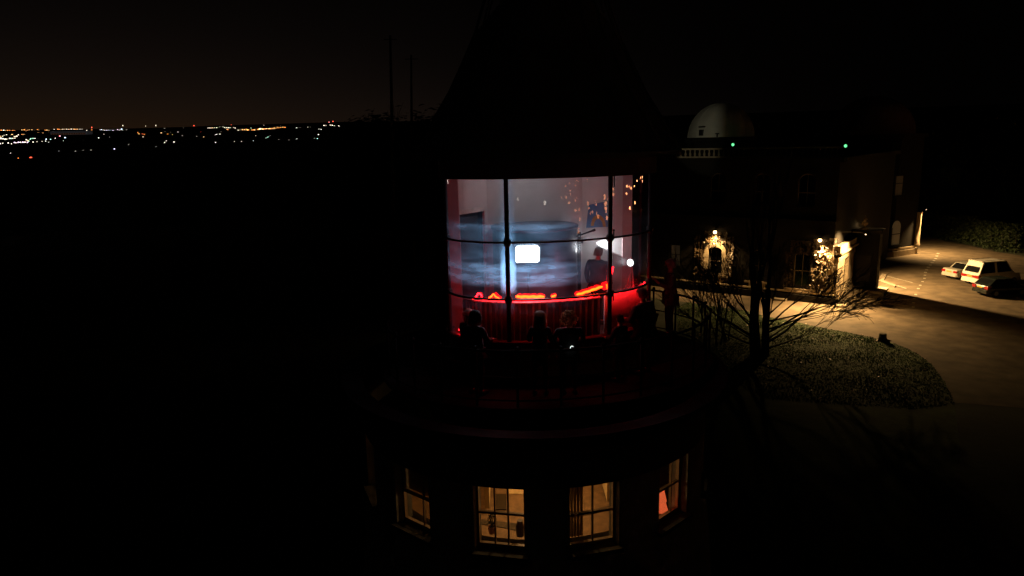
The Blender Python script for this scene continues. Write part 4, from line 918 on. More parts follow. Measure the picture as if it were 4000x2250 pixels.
surf_window(Ft, 3480, 3512, 863, 958, 1.0, mat('lit_blind', (.42, .38, .28), .9, var=.1, emit=(1, .78, .42), estr=.0125)); surf_window(Ft, 3494, 3522, 688, 764, 0, mat('dim_blind', (.3, .26, .2), .9, var=.1, emit=(1, .75, .45), estr=.0028))  # blind emission stands for dim room light behind
ps = Vector((K.x, K.y, 0)); zt_ = at(3573, 828, K.y).z
dK = Vector((ps.x-TC.x, ps.y-TC.y, 0)).normalized()
q_ = ps+dK*.16; mb = MB(); mb.lathe([(.34, .9), (.34, 1.15), (.27, 1.25), (.25, zt_-.2), (.32, zt_-.05), (.32, zt_)], (q_.x, q_.y, 0), 18); mb.obj('corner_column', SANDSTONE, OB, True)

# ------------------------------------------------------------------ wall lamps of the observatory
WARM = (1.0, .61, .235); WB = emis('lamp_warm', (1, .62, .26), 15)
def wall_lamp(label, p, base, energy, vis=.14, aim=None, cone=164, blend=.6, emit=WB, size=.10, hood=True):
    t = thing('wall_lamp', label, 'wall lamp', tuple(base), 'wall lamps of the observatory'); p = Vector(p); b = Vector(base)
    mb = MB(); mb.tube([b, b+(p-b)*.5+Vector((0, 0, .12)), p+Vector((0, 0, .16))], .025, 6); mb.obj('bracket', IRON, t)
    if hood:
        mb = MB(); mb.lathe([(.02, vis+.16), (.12, vis+.12), (.24, vis+.02), (.23, vis+.02)], p, 14); mb.obj('lamp_hood', IRON, t, True)
    mb = MB(); mb.blob(p+Vector((0, 0, .03)), vis, 10, 8); mb.obj('bulb', emit, t, True)
    lamp('bulb_light', 'SPOT', p-Vector((0, 0, vis+.02)), energy, WARM, t, size, R(cone), p+(Vector((0, 0, -1)) if aim is None else Vector(aim)), blend)
a, z = F1.hit(2793, 908, .42); wall_lamp('hooded wall lamp above the left arched window among ivy', F1.pt(a, .42, z), F1.pt(a, .0, z+.1), 1700, aim=tuple(-E2*.15+Vector((0, 0, -1))), cone=140)
a, z = F1.hit(3203, 940, .40); wall_lamp('hooded wall lamp near the ivy corner above the right arched window', F1.pt(a, .40, z), F1.pt(a, .0, z+.1), 11500, aim=tuple(-E2*.42+E1*.30+Vector((0, 0, -1))), cone=112, blend=.8)
z = at(3247, 940, C1.y).z; wall_lamp('small shaded wall lamp round the ivy corner over the stone bay', F2.pt(1.5, 1.9, z+.4), F2.pt(1.5, .0, z+.5), 4600, .05, tuple(-E1*.75-E2*.15+Vector((0, 0, -.9))), 118, emit=emis('lamp_dim', (1, .75, .4), 5))
pl = ps+dK*.2+Vector((.55, -.20, 0)); wall_lamp('wall lamp on top of the corner column of the right tower', Vector((pl.x, pl.y, zt_+.25)), Vector((ps.x+.2, ps.y, zt_+.3)), 6500, .03, (.30, -.06, -1), 140, .9, emit=emis('lamp_dim', (1, .75, .4), 5))
pq = F2.pt(pt0+pd+.9, .45, pz+.15); wall_lamp('wall lamp behind the dark porch, lighting the road and cars', pq, F2.pt(pt0+pd+.9, 0, pz+.25), 14000, .07, emit=emis('lamp_strong', (1, .62, .26), 90), aim=(.8, -.3, -.95), cone=122)
# emergency green lights on the roof
GRN = emis('green_lamp', (.16, 1.0, .36), 1.3, False)
for (px_, py_, lb) in ((2863, 565, 'small green lamp above the parapet beside the pale dome'), (3303, 570, 'small green lamp above the parapet near the right tower')):
    a, z = F1.hit(px_, py_, -1.0) if px_ < 3000 else F2.hit(px_, py_, -.1); q = F1.pt(a, -1.0, z) if px_ < 3000 else F2.pt(a, -.1, z)
    t = thing('roof_lamp', lb, 'lamp', (q.x, q.y, ROOFZ-.9)); mb = MB(); mb.blob(q, .12, 10, 8); mb.obj('bulb', GRN, t, True)
    mb = MB(); mb.tube([(q.x, q.y, ROOFZ-.9), (q.x, q.y, q.z-.12)], .03, 6); mb.box((q.x, q.y, q.z-.2), (.16, .16, .08)); mb.obj('post', IRON, t)

# unseen floodlight added behind the lantern, with a barn door cutting its beam
fp = Vector((2.6, 16.9, H-.95)); fb = thing('added_floodlight', 'added floodlight, unseen behind the lantern, aimed at the pale dome', 'floodlight', (fp.x, fp.y, ZD))
cut = at(2811, 480, dc.y-DR*.8); dv = (cut-fp); dv.z = 0; dv.normalize(); nv_ = Vector((dv.y, -dv.x, 0))
q = fp+dv*.6; aimp = Vector((dc.x-1.3, dc.y-2.5, zbase+.1))
mb = MB(); mb.hexa([q+nv_*a+dv*b+Vector((0, 0, z)) for z in (-.25, .25) for a, b in ((0, 0), (.35, 0), (.35, .01), (0, .01))]); mb.obj('barn_door', IRON, fb)
mb = MB(); back = (fp-aimp).normalized(); mb.tube([fp+back*.35, fp+back*.3, fp+back*.02], [.05, .12, .15], 14, cap=False); mb.tube([fp+back*.2-Vector((0, 0, .1)), (fp.x, fp.y, ZD)], .02); mb.obj('lamp_housing', IRON, fb)
lamp('beam', 'SPOT', fp, 5200, (1, .93, .66), fb, .008, R(8.4), aimp, .25)

# ------------------------------------------------------------------ ivy on the observatory walls
def ivy(label, spots, n, sz=(.05, .12)):
    mb = MB(); 
    for face, x0, x1, y0, y1, wgt, dep in spots:
        ta, zb2 = face.hit(x0, y1); tb2 = face.hit(x1, y1)[0]; zt2 = face.hit((x0+x1)/2, y0)[1]
        for k in range(int(n*wgt)):
            u = random.random(); v_ = random.random(); t_ = ta+(tb2-ta)*u; z = zb2+(zt2-zb2)*v_
            cl = noise.noise(Vector((t_*2.2, z*1.4, 3.1)))
            if cl < -.12: continue
            mb.leaf(face.pt(t_, .03+random.random()**2*dep, z), face.n*1.0+Vector((random.uniform(-.6, .6), random.uniform(-.6, .6), random.uniform(.0, .9))), random.uniform(*sz))
        for k in range(int(3+wgt*6)):
            t_ = random.uniform(ta, tb2); pts = []
            for q in range(7): pts.append(face.pt(t_+random.uniform(-.12, .12), .035, zb2+(zt2-zb2)*q/6)); 
            mb.tube(pts, .018, 4)
    o = mb.obj('ivy', LEAF); tag(o, label, 'ivy'); return o
ivy('ivy growing round the left lamp-lit arched window', [(F1, 2712, 2728, 915, 1085, .5, .25), (F1, 2734, 2752, 940, 1090, .45, .22), (F1, 2836, 2862, 925, 1095, .8, .25), (F1, 2742, 2842, 905, 945, 1.0, .22), (F1, 2756, 2832, 1072, 1096, .2, .1)], 520)
ivy('ivy covering the corner beneath the right wall lamp', [(F1, 3165, 3240, 935, 1145, 2.6, .28), (F1, 3062, 3092, 985, 1130, .4, .2), (F1, 3090, 3165, 940, 990, 1.2, .25), (F2, 3243, 3252, 935, 1120, .5, .25), (F2, 3255, 3275, 1040, 1125, .35, .2)], 560)

# ------------------------------------------------------------------ trees and shrubs
def grow(mb, tw, p, d, ln, r_, depth, spread=.55, upb=.08, wob=.12, minr=.006, kids=(2, 3)):
    pts = [p]; rs = [r_]; n = 4
    for i in range(n):
        d = (d+Vector((random.uniform(-wob, wob), random.uniform(-wob, wob), random.uniform(-wob, wob)+upb))).normalized(); pts.append(pts[-1]+d*ln/n); rs.append(max(.012, r_*(1-.38*(i+1)/n)))
    (mb if depth > 2 else tw).tube(pts, rs, 7 if depth > 3 else 5 if depth > 2 else 3, cap=depth > 3)
    if depth <= 0 or r_ < minr: return
    for k in range(random.randint(*kids)+ (1 if depth < 3 else 0)):
        f_ = random.uniform(.35, 1.0) if k else 1.0; q = pts[min(n, max(1, int(round(f_*n))))]
        nd = (d+Vector((random.uniform(-1, 1), random.uniform(-1, 1), random.uniform(-.5, .8)))*spread).normalized()
        grow(mb, tw, q, nd, ln*random.uniform(.58, .82), rs[-1]*random.uniform(.60, .85), depth-1, spread, upb, wob, minr, kids)
def bare_tree(label, p, stems, depth, group=None, spread=.55, upb=.08):
    t = thing('bare_tree', label, 'tree', tuple(p), group); a, b = MB(), MB()
    for off, d, ln, r_, *o_ in stems:
        dp, sp_, ub = o_ if o_ else (depth, spread, upb); grow(a, b, Vector(p)+Vector(off), Vector(d).normalized(), ln, r_, dp, sp_, ub)
    a.obj('trunk', BARK, t, True); b.obj('twigs', TWIG, t); return t
random.seed(21)
tp_ = gp(2965, 1392)
bare_tree('large bare tree with a forked double trunk on the grass before the observatory', tp_, [((-.18, 0, -.1), (-.05, 0, 1), 4.6, .36, 4, .26, .16), ((.40, .1, -.1), (.10, 0, 1), 4.2, .26, 4, .26, .16),
    ((-.30, 0, 1.2), (-.95, .0, .62), 3.2, .10, 3, .34, .05), ((-.3, 0, 2.0), (-.75, -.1, .9), 2.6, .08, 3, .34, .05), ((.50, 0, .9), (1, -.1, .50), 2.6, .075, 4, .36, .0), ((.5, 0, 1.5), (1, .1, .42), 2.8, .07, 4, .36, -.02), ((.5, 0, 2.2), (1, -.2, .38), 2.6, .06, 4, .34, -.03), ((.45, 0, 2.6), (.8, .2, .6), 2.2, .05, 3, .34, .0), ((.50, 0, .5), (1, .1, .30), 2.4, .05, 4, .38, .02), ((.48, 0, 1.9), (.9, .3, .7), 2.6, .06, 4, .34, .0), ((-.3, 0, .7), (-1, .1, .45), 2.6, .06, 4, .36, .03), ((-.3, 0, 1.6), (-.9, .2, .8), 2.4, .06, 4, .34, .05), ((.52, 0, 1.1), (1, .25, .55), 2.5, .05, 5, .42, .0), ((.5, 0, 1.7), (1, -.3, .30), 2.7, .05, 5, .42, .0), ((-.32, 0, 1.0), (-1, -.2, .55), 2.5, .05, 5, .42, .03), ((-.3, 0, 1.9), (-.8, .3, .6), 2.4, .05, 5, .42, .03), ((.2, .1, 1.2), (.25, .2, 1), 2.2, .05, 5, .45, .03)], 5)
random.seed(33)
for k, (px_, py_, lb) in enumerate(((2795, 1345, 'slim bare sapling between the gallery and the forked tree, leftmost of three'), (2842, 1330, 'bare many-stemmed sapling close beside the forked tree'), (2745, 1300, 'bare sapling just behind the gallery railing'))):
    p = gp(px_, py_); bare_tree(lb, p, [((random.uniform(-.4, .4), 0, -.05), (random.uniform(-.45, .15), random.uniform(-.2, .2), 1), random.uniform(1.9, 2.7), random.uniform(.045, .075), 2, .34, .06) for q in range(4)], 3)
random.seed(5)
for k, (px_, py_, Y, lb) in enumerate(((1480, 452, 62, 'bare treetop beneath the left mast'), (1560, 455, 64, 'bare treetop between the two thin masts'), (1640, 450, 60, 'bare treetop touching the lighthouse roof edge'), (1420, 478, 66, 'low bare treetop at the left end of the dark tree clump'))):
    q = at(px_, py_, Y); hh = q.z; bare_tree(lb, (q.x, q.y, 0), [((0, 0, -.1), (random.uniform(-.1, .1), 0, 1), hh*.36, .22)], 5, None, .5, .13)
def leafy(name, label, cat, p, rx, rz, z0, n, m, sz, trunk=True, ry=None, seed=1):
    random.seed(seed); t = thing(name, label, cat, tuple(p)); mb = MB(); p = Vector(p); ry = ry or rx
    cl = [(random.gauss(0, .42), random.gauss(0, .42), random.uniform(-.75, .95)) for k in range(26)]
    for k in range(n):
        c_ = random.choice(cl); q = Vector((c_[0]+random.gauss(0, .17), c_[1]+random.gauss(0, .17), c_[2]+random.gauss(0, .14)))
        if q.length > 1.35: continue
        mb.leaf(p+Vector((q.x*rx, q.y*ry, z0+rz+q.z*rz)), (q.x, q.y, q.z+.3), random.uniform(*sz))
    mb.obj('crown' if trunk else 'foliage', m, t)
    tr = MB(); tr.tube([p+Vector((0, 0, -.1)), p+Vector((.1, 0, z0+rz))], [.2 if trunk else .05, .08 if trunk else .02], 7)
    for k in range(5): a = k*1.3; tr.tube([p+Vector((.05, 0, z0*.7+rz*.3)), p+Vector((rx*.6*math.cos(a), ry*.6*math.sin(a), z0+rz*1.1))], [.08 if trunk else .03, .02], 5)
    tr.obj('trunk' if trunk else 'stem', BARK, t); return t
for k, (px_, py_, Y, rx, lb) in enumerate(((1405, 500, 74, 3.6, 'rounded dark bush mass at the left end of the skyline clump'), (1480, 470, 70, 4.2, 'dense dark evergreen under the left mast'), (1590, 462, 67, 4.4, 'dense dark evergreen under the right mast'), (1690, 445, 64, 4.0, 'dense dark evergreen rising against the lighthouse roof'))):
    q = at(px_, py_, Y); leafy('evergreen_tree', lb, 'tree', (q.x, q.y, 0), rx, (q.z-5)/2, 4.6, 2600, EVERG, (.25, .5), True, None, 50+k)
HG = MB(); hp = [gp(3585, 905), gp(3640, 918), gp(3700, 938), gp(3790, 952), gp(3880, 975), gp(3990, 995)]; random.seed(9)
for a, b in zip(hp, hp[1:]):
    for k in range(1500):
        u = random.random(); q = a+(b-a)*u; dd = Vector((random.gauss(0, .5), abs(random.gauss(0, .9)), 0)); z = random.random()*3.0*(1+.25*noise.noise(Vector((q.x*.4, q.y*.4, 0))))
        HG.leaf(q+dd+Vector((.4, .8, z)), (-.3+random.uniform(-.7, .7), -1+random.uniform(-.7, .7), random.uniform(-.2, .9)), random.uniform(.10, .20))
hg = thing('hedge', 'tall dim hedge bordering the far side of the lamp-lit road', 'hedge', tuple(hp[2]))
HG.obj('foliage', HEDGE, hg); mb = MB()
for k in range(40):
    i = random.randrange(5); q = hp[i]+(hp[i+1]-hp[i])*random.random()+Vector((.4, 1.2, 0)); mb.tube([q, q+Vector((random.uniform(-.3, .3), 0, 2.0))], .04, 5)
mb.obj('stem', BARK, hg)
for k, (px_, py_, Y, rx, rz, lb) in enumerate(((3700, 920, 98, 5, 6, 'dark leafy tree behind the hedge, next to the right tower'), (3860, 940, 96, 5.5, 6.5, 'dark leafy tree behind the hedge, above the white people carrier'), (4000, 960, 92, 5, 6, 'dark leafy tree behind the hedge at the picture edge'))):
    q = at(px_, py_, Y); leafy('dark_tree', lb, 'tree', (q.x, q.y, 0), rx, rz, 2.5, 2600, EVERG, (.25, .5), True, None, 70+k)

# grass blades and fallen leaves where the lamp light reaches
random.seed(11)
def inside(p, poly):
    c_ = False; n = len(poly)
    for i in range(n):
        a, b = poly[i], poly[(i+1) % n]
        if (a.y > p.y) != (b.y > p.y) and p.x < (b.x-a.x)*(p.y-a.y)/(b.y-a.y)+a.x: c_ = not c_
    return c_
lawn = [gp(x, y) for x, y in ROADEDGE] + [gp(3560, 1600), gp(3000, 1560), gp(2660, 1400), gp(2640, 1200)]
mb = MB(); xs = [p.x for p in lawn]; ys = [p.y for p in lawn]; k = 0
while k < 42000:
    p = Vector((random.uniform(min(xs), max(xs)), random.uniform(min(ys), max(ys)), 0))
    if not inside(p, lawn): continue
    k += 1; h_ = random.uniform(.025, .075)*(1+.8*noise.noise(p*.5)); a = random.uniform(0, 6.28); w = random.uniform(.015, .04); u = Vector((math.cos(a)*w, math.sin(a)*w, 0)); tip = p+Vector((random.uniform(-.06, .06), random.uniform(-.06, .06), h_))
    mb.add([p-u, p+u, tip], [(0, 1, 2)])
tag(mb.obj('grass', mat('grass_blade', (.045, .100, .010), .7, var=.5, scale=.8)), 'rough grass beside the lamp-lit road', 'grass', kind='stuff')
sheet('lawn', [Vector((p.x, p.y, .003)) for p in [gp(x, y) for x, y in ROADEDGE] + [gp(3752, 1760), gp(3640, 2240), gp(2850, 2240), gp(2660, 1500), gp(2640, 1200)]], mat('lawn_soil', (.042, .070, .010), .95, var=.5, scale=1.2, bump=.6, bscale=9))
mb = MB()
for k in range(420):
    p = Vector((random.uniform(min(xs), max(xs)), random.uniform(min(ys), max(ys)), 0))
    if not inside(p, lawn): continue
    mb.leaf(p+Vector((0, 0, .10)), (random.uniform(-.5, .5), random.uniform(-.5, .5), 1), random.uniform(.05, .12))
tag(mb.obj('fallen_leaves', mat('dry_leaf', (.48, .36, .21), .5, var=.4)), 'dry leaves scattered on the grass', 'leaves', kind='stuff')
# a tree stump on the lawn edge
sp = gp(3447, 1332); st = thing('tree_stump', 'small dark stump on the grass verge beside the road', 'stump', tuple(sp))
mb = MB(); mb.lathe([(.36, -.05), (.30, .08), (.23, .28), (.22, .48), (.20, .50), (0, .47)], sp, 12); mb.obj('trunk', BARK, st)
mb = MB()
for k in range(4): a = k*1.6; mb.tube([sp+Vector((.15*math.cos(a), .15*math.sin(a), .1)), sp+Vector((.6*math.cos(a), .6*math.sin(a), -.02))], [.09, .03], 6)
mb.obj('root', BARK, st)

# ------------------------------------------------------------------ parked cars
GLZ = mat('car_glass', (.008, .009, .01), .06, var=0, spec=.7); TYRE = mat('tyre', (.015, .015, .015), .85, var=.2); CHROME = mat('chrome', (.6, .6, .6), .2, metal=.9, var=0)
TAILR = mat('tail_red', (.30, .012, .012), .25, var=0, spec=.6); PLATE = mat('rear_plate', (.60, .38, .05), .5, var=0); RIM = mat('rim', (.35, .35, .36), .35, metal=.8, var=0)
def car(label, rear, heading, paint, shape):
    """local frame: x forward from the rear bumper, y left, z up"""
    t = thing('parked_car', label, 'car', (rear.x, rear.y, 0), 'cars parked side by side on the road')
    M = Matrix.Translation((rear.x, rear.y, .006)) @ Matrix.Rotation(heading, 4, 'Z')
    def put(mb, name, m, par=t, sm=False):
        mb.v = [tuple(M @ Vector(v)) for v in mb.v]; return mb.obj(name, m, par, sm)
    S = shape; Ln, Wd, = S['L'], S['W']/2
    # lower body: stations along x with bottom, belt and half width
    st = [(0.0, .42, S['bz']-.14, .84), (.05, .30, S['bz']-.04, .93), (.35, .24, S['bz'], .985), (S['L']*.30, .22, S['belt'], 1.0), (S['L']*.62, .22, S['belt']-.02, 1.0), (S['L']*.78, .23, S['bon'], .985), (S['L']*.93, .26, S['bon']-.10, .93), (S['L'], .36, S['bon']-.22, .80)]
    mb = MB(); vs = []
    for x_, z0, z1, w in st:
        W_ = Wd*w; zm = z0+(z1-z0)*.55
        vs += [(x_, -W_*.90, z0), (x_, -W_, zm-.06), (x_, -W_, zm+.08), (x_, -W_*.93, z1), (x_, W_*.93, z1), (x_, W_, zm+.08), (x_, W_, zm-.06), (x_, W_*.90, z0)]
    n = 8; fs = [(i*n+j, i*n+(j+1)%n, (i+1)*n+(j+1)%n, (i+1)*n+j) for i in range(len(st)-1) for j in range(n)] + [tuple(range(n-1, -1, -1)), tuple(range((len(st)-1)*n, len(st)*n))]
    mb.add(vs, fs); B = put(mb, 'body', paint)
    # cabin: glass core with painted roof and pillars
    rb, rt, ft, fb_ = S['rb'], S['rt'], S['ft'], S['fb']; zb0, zr = S['belt']-.02, S['roof']; wb, wr = Wd*.93, Wd*.78
    zrb = S.get('zrb', zb0)
    P = lambda x_, y_, z_: Vector((x_, y_, z_))
    A = [P(rb, -wb, zrb), P(fb_, -wb, zb0), P(ft, -wr, zr), P(rt, -wr, zr)]; Bq = [P(rb, wb, zrb), P(fb_, wb, zb0), P(ft, wr, zr), P(rt, wr, zr)]
    mb = MB(); mb.add(A+Bq, [(0,1,2,3),(7,6,5,4),(0,4,5,1),(1,5,6,2),(2,6,7,3),(3,7,4,0)]); put(mb, 'cabin', paint)
    def pane(name, q, inset, proud, par=B, m=GLZ):
        c_ = sum(q, Vector())/4; nn = (q[1]-q[0]).cross(q[3]-q[0]).normalized()
        cb = P((rb+fb_)/2, 0, (zb0+zr)/2)
        if (c_-cb).dot(nn) < 0: nn = -nn
        e = [c_+(p-c_)*inset for p in q]; mb = MB(); mb.add([p+nn*proud for p in e]+[p+nn*.001 for p in e], [(0,1,2,3),(7,6,5,4),(0,4,5,1),(1,5,6,2),(2,6,7,3),(3,7,4,0)]); put(mb, name, m, par)
    pane('rear_window', [A[0], Bq[0], Bq[3], A[3]] if 'rw' not in S else [A[0]+(A[3]-A[0])*S['rw'][0], Bq[0]+(Bq[3]-Bq[0])*S['rw'][0], Bq[0]+(Bq[3]-Bq[0])*S['rw'][1], A[0]+(A[3]-A[0])*S['rw'][1]], .84, .012)
    pane('windscreen', [A[1], Bq[1], Bq[2], A[2]], .88, .012)
    for Q in (A, Bq):
        mB, mT = Q[0]+(Q[1]-Q[0])*.5, Q[3]+(Q[2]-Q[3])*.5
        pane('side_window', [Q[0], mB, mT, Q[3]], .84, .012); pane('side_window', [mB, Q[1], Q[2], mT], .84, .012)
    if S.get('spoiler'):
        mb = MB(); mb.hexa([P(rt-.16, -wr*.95, zr-.035), P(rt+.06, -wr*.95, zr+.01), P(rt+.06, wr*.95, zr+.01), P(rt-.16, wr*.95, zr-.035), P(rt-.14, -wr*.92, zr+.02), P(rt+.10, -wr*.92, zr+.05), P(rt+.10, wr*.92, zr+.05), P(rt-.14, wr*.92, zr+.02)]); put(mb, 'spoiler', paint)
    mb = MB(); mb.hexa([P(-.07, -Wd*.86, .33), P(.10, -Wd*.97, .33), P(.10, Wd*.97, .33), P(-.07, Wd*.86, .33), P(-.05, -Wd*.86, .56), P(.10, -Wd*.97, .56), P(.10, Wd*.97, .56), P(-.05, Wd*.86, .56)]); put(mb, 'rear_bumper', paint if S['bump'] else DARKPAINT)
    mb = MB(); mb.hexa([P(Ln-.08, -Wd*.95, .30), P(Ln+.05, -Wd*.80, .30), P(Ln+.05, Wd*.80, .30), P(Ln-.08, Wd*.95, .30), P(Ln-.08, -Wd*.95, .55), P(Ln+.04, -Wd*.80, .55), P(Ln+.04, Wd*.80, .55), P(Ln-.08, Wd*.95, .55)]); put(mb, 'front_bumper', paint)
    zl0, zl1 = S['tail']
    for s in (-1, 1):
        mb = MB(); a, b = s*Wd*.52, s*Wd*.94; mb.hexa([P(-.025, min(a, b), zl0), P(.30, min(a, b), zl0), P(.30, max(a, b), zl0), P(-.025, max(a, b), zl0), P(-.015, min(a, b), zl1), P(.30, min(a, b), zl1), P(.30, max(a, b), zl1), P(-.015, max(a, b), zl1)]); put(mb, 'tail_light', TAILR)
        mb = MB(); mb.box((Ln-.06, s*Wd*.60, S['bon']-.20), (.16, Wd*.36, .13)); put(mb, 'headlight', CHROME)
        mb = MB(); mb.box((fb_-.25, s*(Wd+.07), S['belt']+.08), (.10, .16, .12)); put(mb, 'wing_mirror', paint)
        for wx in (.78, Ln-.85):
            mb = MB(); R_ = .31; mb.tube([(wx, s*(Wd-.20), R_), (wx, s*(Wd-.17), R_), (wx, s*(Wd-.01), R_), (wx, s*(Wd+.005), R_)], [R_*.9, R_, R_, R_*.9], 20); w_ = put(mb, 'wheel', TYRE)
            mb = MB(); mb.tube([(wx, s*(Wd-.0), R_), (wx, s*(Wd+.012), R_)], [R_*.62, R_*.58], 16); put(mb, 'rim', RIM, w_)
    mb = MB(); zp0 = S['plate']; mb.box((-.035 if zp0 > .56 else -.075, 0, zp0), (.02, .52, .115)); put(mb, 'number_plate', PLATE)
    if S.get('band'):
        mb = MB(); mb.hexa([P(-.022, -Wd*.52, zl0+.02), P(.1, -Wd*.52, zl0+.02), P(.1, Wd*.52, zl0+.02), P(-.022, Wd*.52, zl0+.02), P(-.014, -Wd*.52, zl1-.02), P(.1, -Wd*.52, zl1-.02), P(.1, Wd*.52, zl1-.02), P(-.014, Wd*.52, zl1-.02)]); put(mb, 'light_band', TAILR)
    if S.get('rails'):
        for s in (-1, 1):
            mb = MB(); mb.tube([P(rt+.1, s*wr*.88, zr), P(rt+.2, s*wr*.88, zr+.07), P(ft-.2, s*wr*.88, zr+.07), P(ft-.1, s*wr*.88, zr)], .02, 6); put(mb, 'roof_rail', CHROME)
    return t
head = math.atan2(.25, .97)
WHP = mat('white_car_paint', (.74, .70, .62), .3, var=.03, spec=.5); SVP = mat('silver_car_paint', (.60, .57, .50), .35, metal=.3, var=.03); DKP = mat('dark_car_paint', (.012, .016, .014), .22, var=.1, spec=.6)
car('tall white people carrier with roof spoiler, between the silver and dark cars', Vector((40.0, 60.9, 0)), head, WHP, dict(L=4.7, W=1.86, bz=1.12, belt=1.10, bon=1.02, roof=2.12, rb=.05, rt=.55, ft=3.0, fb=3.75, zrb=1.05, rw=(.08, .62), spoiler=True, bump=True, tail=(.72, .96), plate=.84, band=True, rails=True))
car('silver saloon car partly behind the white people carrier', Vector((39.9, 63.7, 0)), head, SVP, dict(L=4.4, W=1.72, bz=.98, belt=.92, bon=.88, roof=1.42, rb=.85, rt=1.35, ft=2.5, fb=3.2, bump=True, tail=(.66, .86), plate=.74))
car('dark hatchback with red tail lights, nearest of the parked cars', Vector((38.1, 56.6, 0)), head-.10, DKP, dict(L=4.0, W=1.70, bz=.96, belt=.94, bon=.88, roof=1.46, rb=.10, rt=.75, ft=2.3, fb=3.0, rw=(.12, .92), bump=True, tail=(.66, .90), plate=.78))

# ------------------------------------------------------------------ masts, the far town
def mast(label, x0, y0, x1, y1, Y, r_):
    a, b = at(x0, y0, Y), at(x1, y1, Y); t = thing('mast', label, 'mast', (b.x, b.y, 0)); mb = MB(); base = b+(b-a)*((b.z)/(a.z-b.z)); mb.tube([base, b, a], [r_*1.25, r_, r_*.7], 8); mb.obj('pole', IRON, t)
    mb = MB(); mb.tube([a+Vector((-.5, 0, -.3)), a+Vector((.5, 0, -.3))], .03, 5); mb.obj('crossarm', IRON, t)
mast('tall thin mast left of the lighthouse, the higher of two', 1524, 138, 1531, 452, 58, .13); mast('shorter thin mast between the first mast and the lighthouse roof', 1606, 215, 1608, 460, 58, .10)
COLR = dict(o=(1, .30, .06), y=(1, .58, .22), w=(1, .86, .64), r=(1, .10, .05), g=(.45, 1, .65), b=(.6, .75, 1), m=(1, .7, .95))
TOWN = dict(o=('orange', 'tiny orange street light far off on the dark land'), y=('yellow', 'tiny pale yellow street light far off on the dark land'), w=('white', 'tiny white light far off on the dark land'), r=('red', 'tiny red light far off on the dark land'), g=('green', 'tiny greenish light far off on the dark land'), b=('blue', 'tiny bluish light far off on the dark land'), m=('pink', 'tiny pinkish light far off on the dark land'))
lm = {}
def light_mesh(c_):
    if c_ not in lm:
        mb = MB(); mb.blob((0, 0, 0), 1, 6, 4); mb.tube([(0, 0, -.8), (0, 0, -3)], .12, 3, False) ; lm[c_] = mb.mesh('distant_light_'+TOWN[c_][0], [emis('far_'+TOWN[c_][0], COLR[c_], 3.6, False)])
    return lm[c_]
def land_hit(px, py):
    d = ray(px, py); hl = math.hypot(d.x, d.y); e = d.z/hl; r_ = 160
    az_ = math.atan2(d.x, d.y); em = math.tan(R(1.88*far_k(az_)))
    e = min(e, em)
    while r_ < 3590:
        if land_z(r_, az_) >= H+r_*e: break
        r_ *= 1.012
    r_ = min(r_, 3590); return Vector((d.x/hl*r_, d.y/hl*r_, H+r_*d.z/hl)), r_
cnt = 0
def far(px, py, c_, s=5.0):
    global cnt
    p, r_ = land_hit(px, py); rad = r_*s/FPX/2
    o = bpy.data.objects.new('distant_light', light_mesh(c_)); COL.objects.link(o); o.location = p; o.scale = (rad, rad, rad); zone = 'on the skyline' if py < 516 else 'just below the skyline' if py < 545 else 'low on the dark land'
    hz = ['at the far left edge', 'left of the warehouse', 'by the warehouse', 'right of the warehouse', 'in the thin middle stretch', 'in the orange row', 'between the orange row and the lighthouse', 'nearest the lighthouse'][0 if px < 75 else 1 if px < 195 else 2 if px < 345 else 3 if px < 560 else 4 if px < 900 else 5 if px < 1120 else 6 if px < 1270 else 7]
    tag(o, TOWN[c_][1].replace(' far off on the dark land', '')+' '+zone+' '+hz, 'light', TOWN[c_][0]+' lights of the far town'); cnt += 1
k1 = 1/3.68
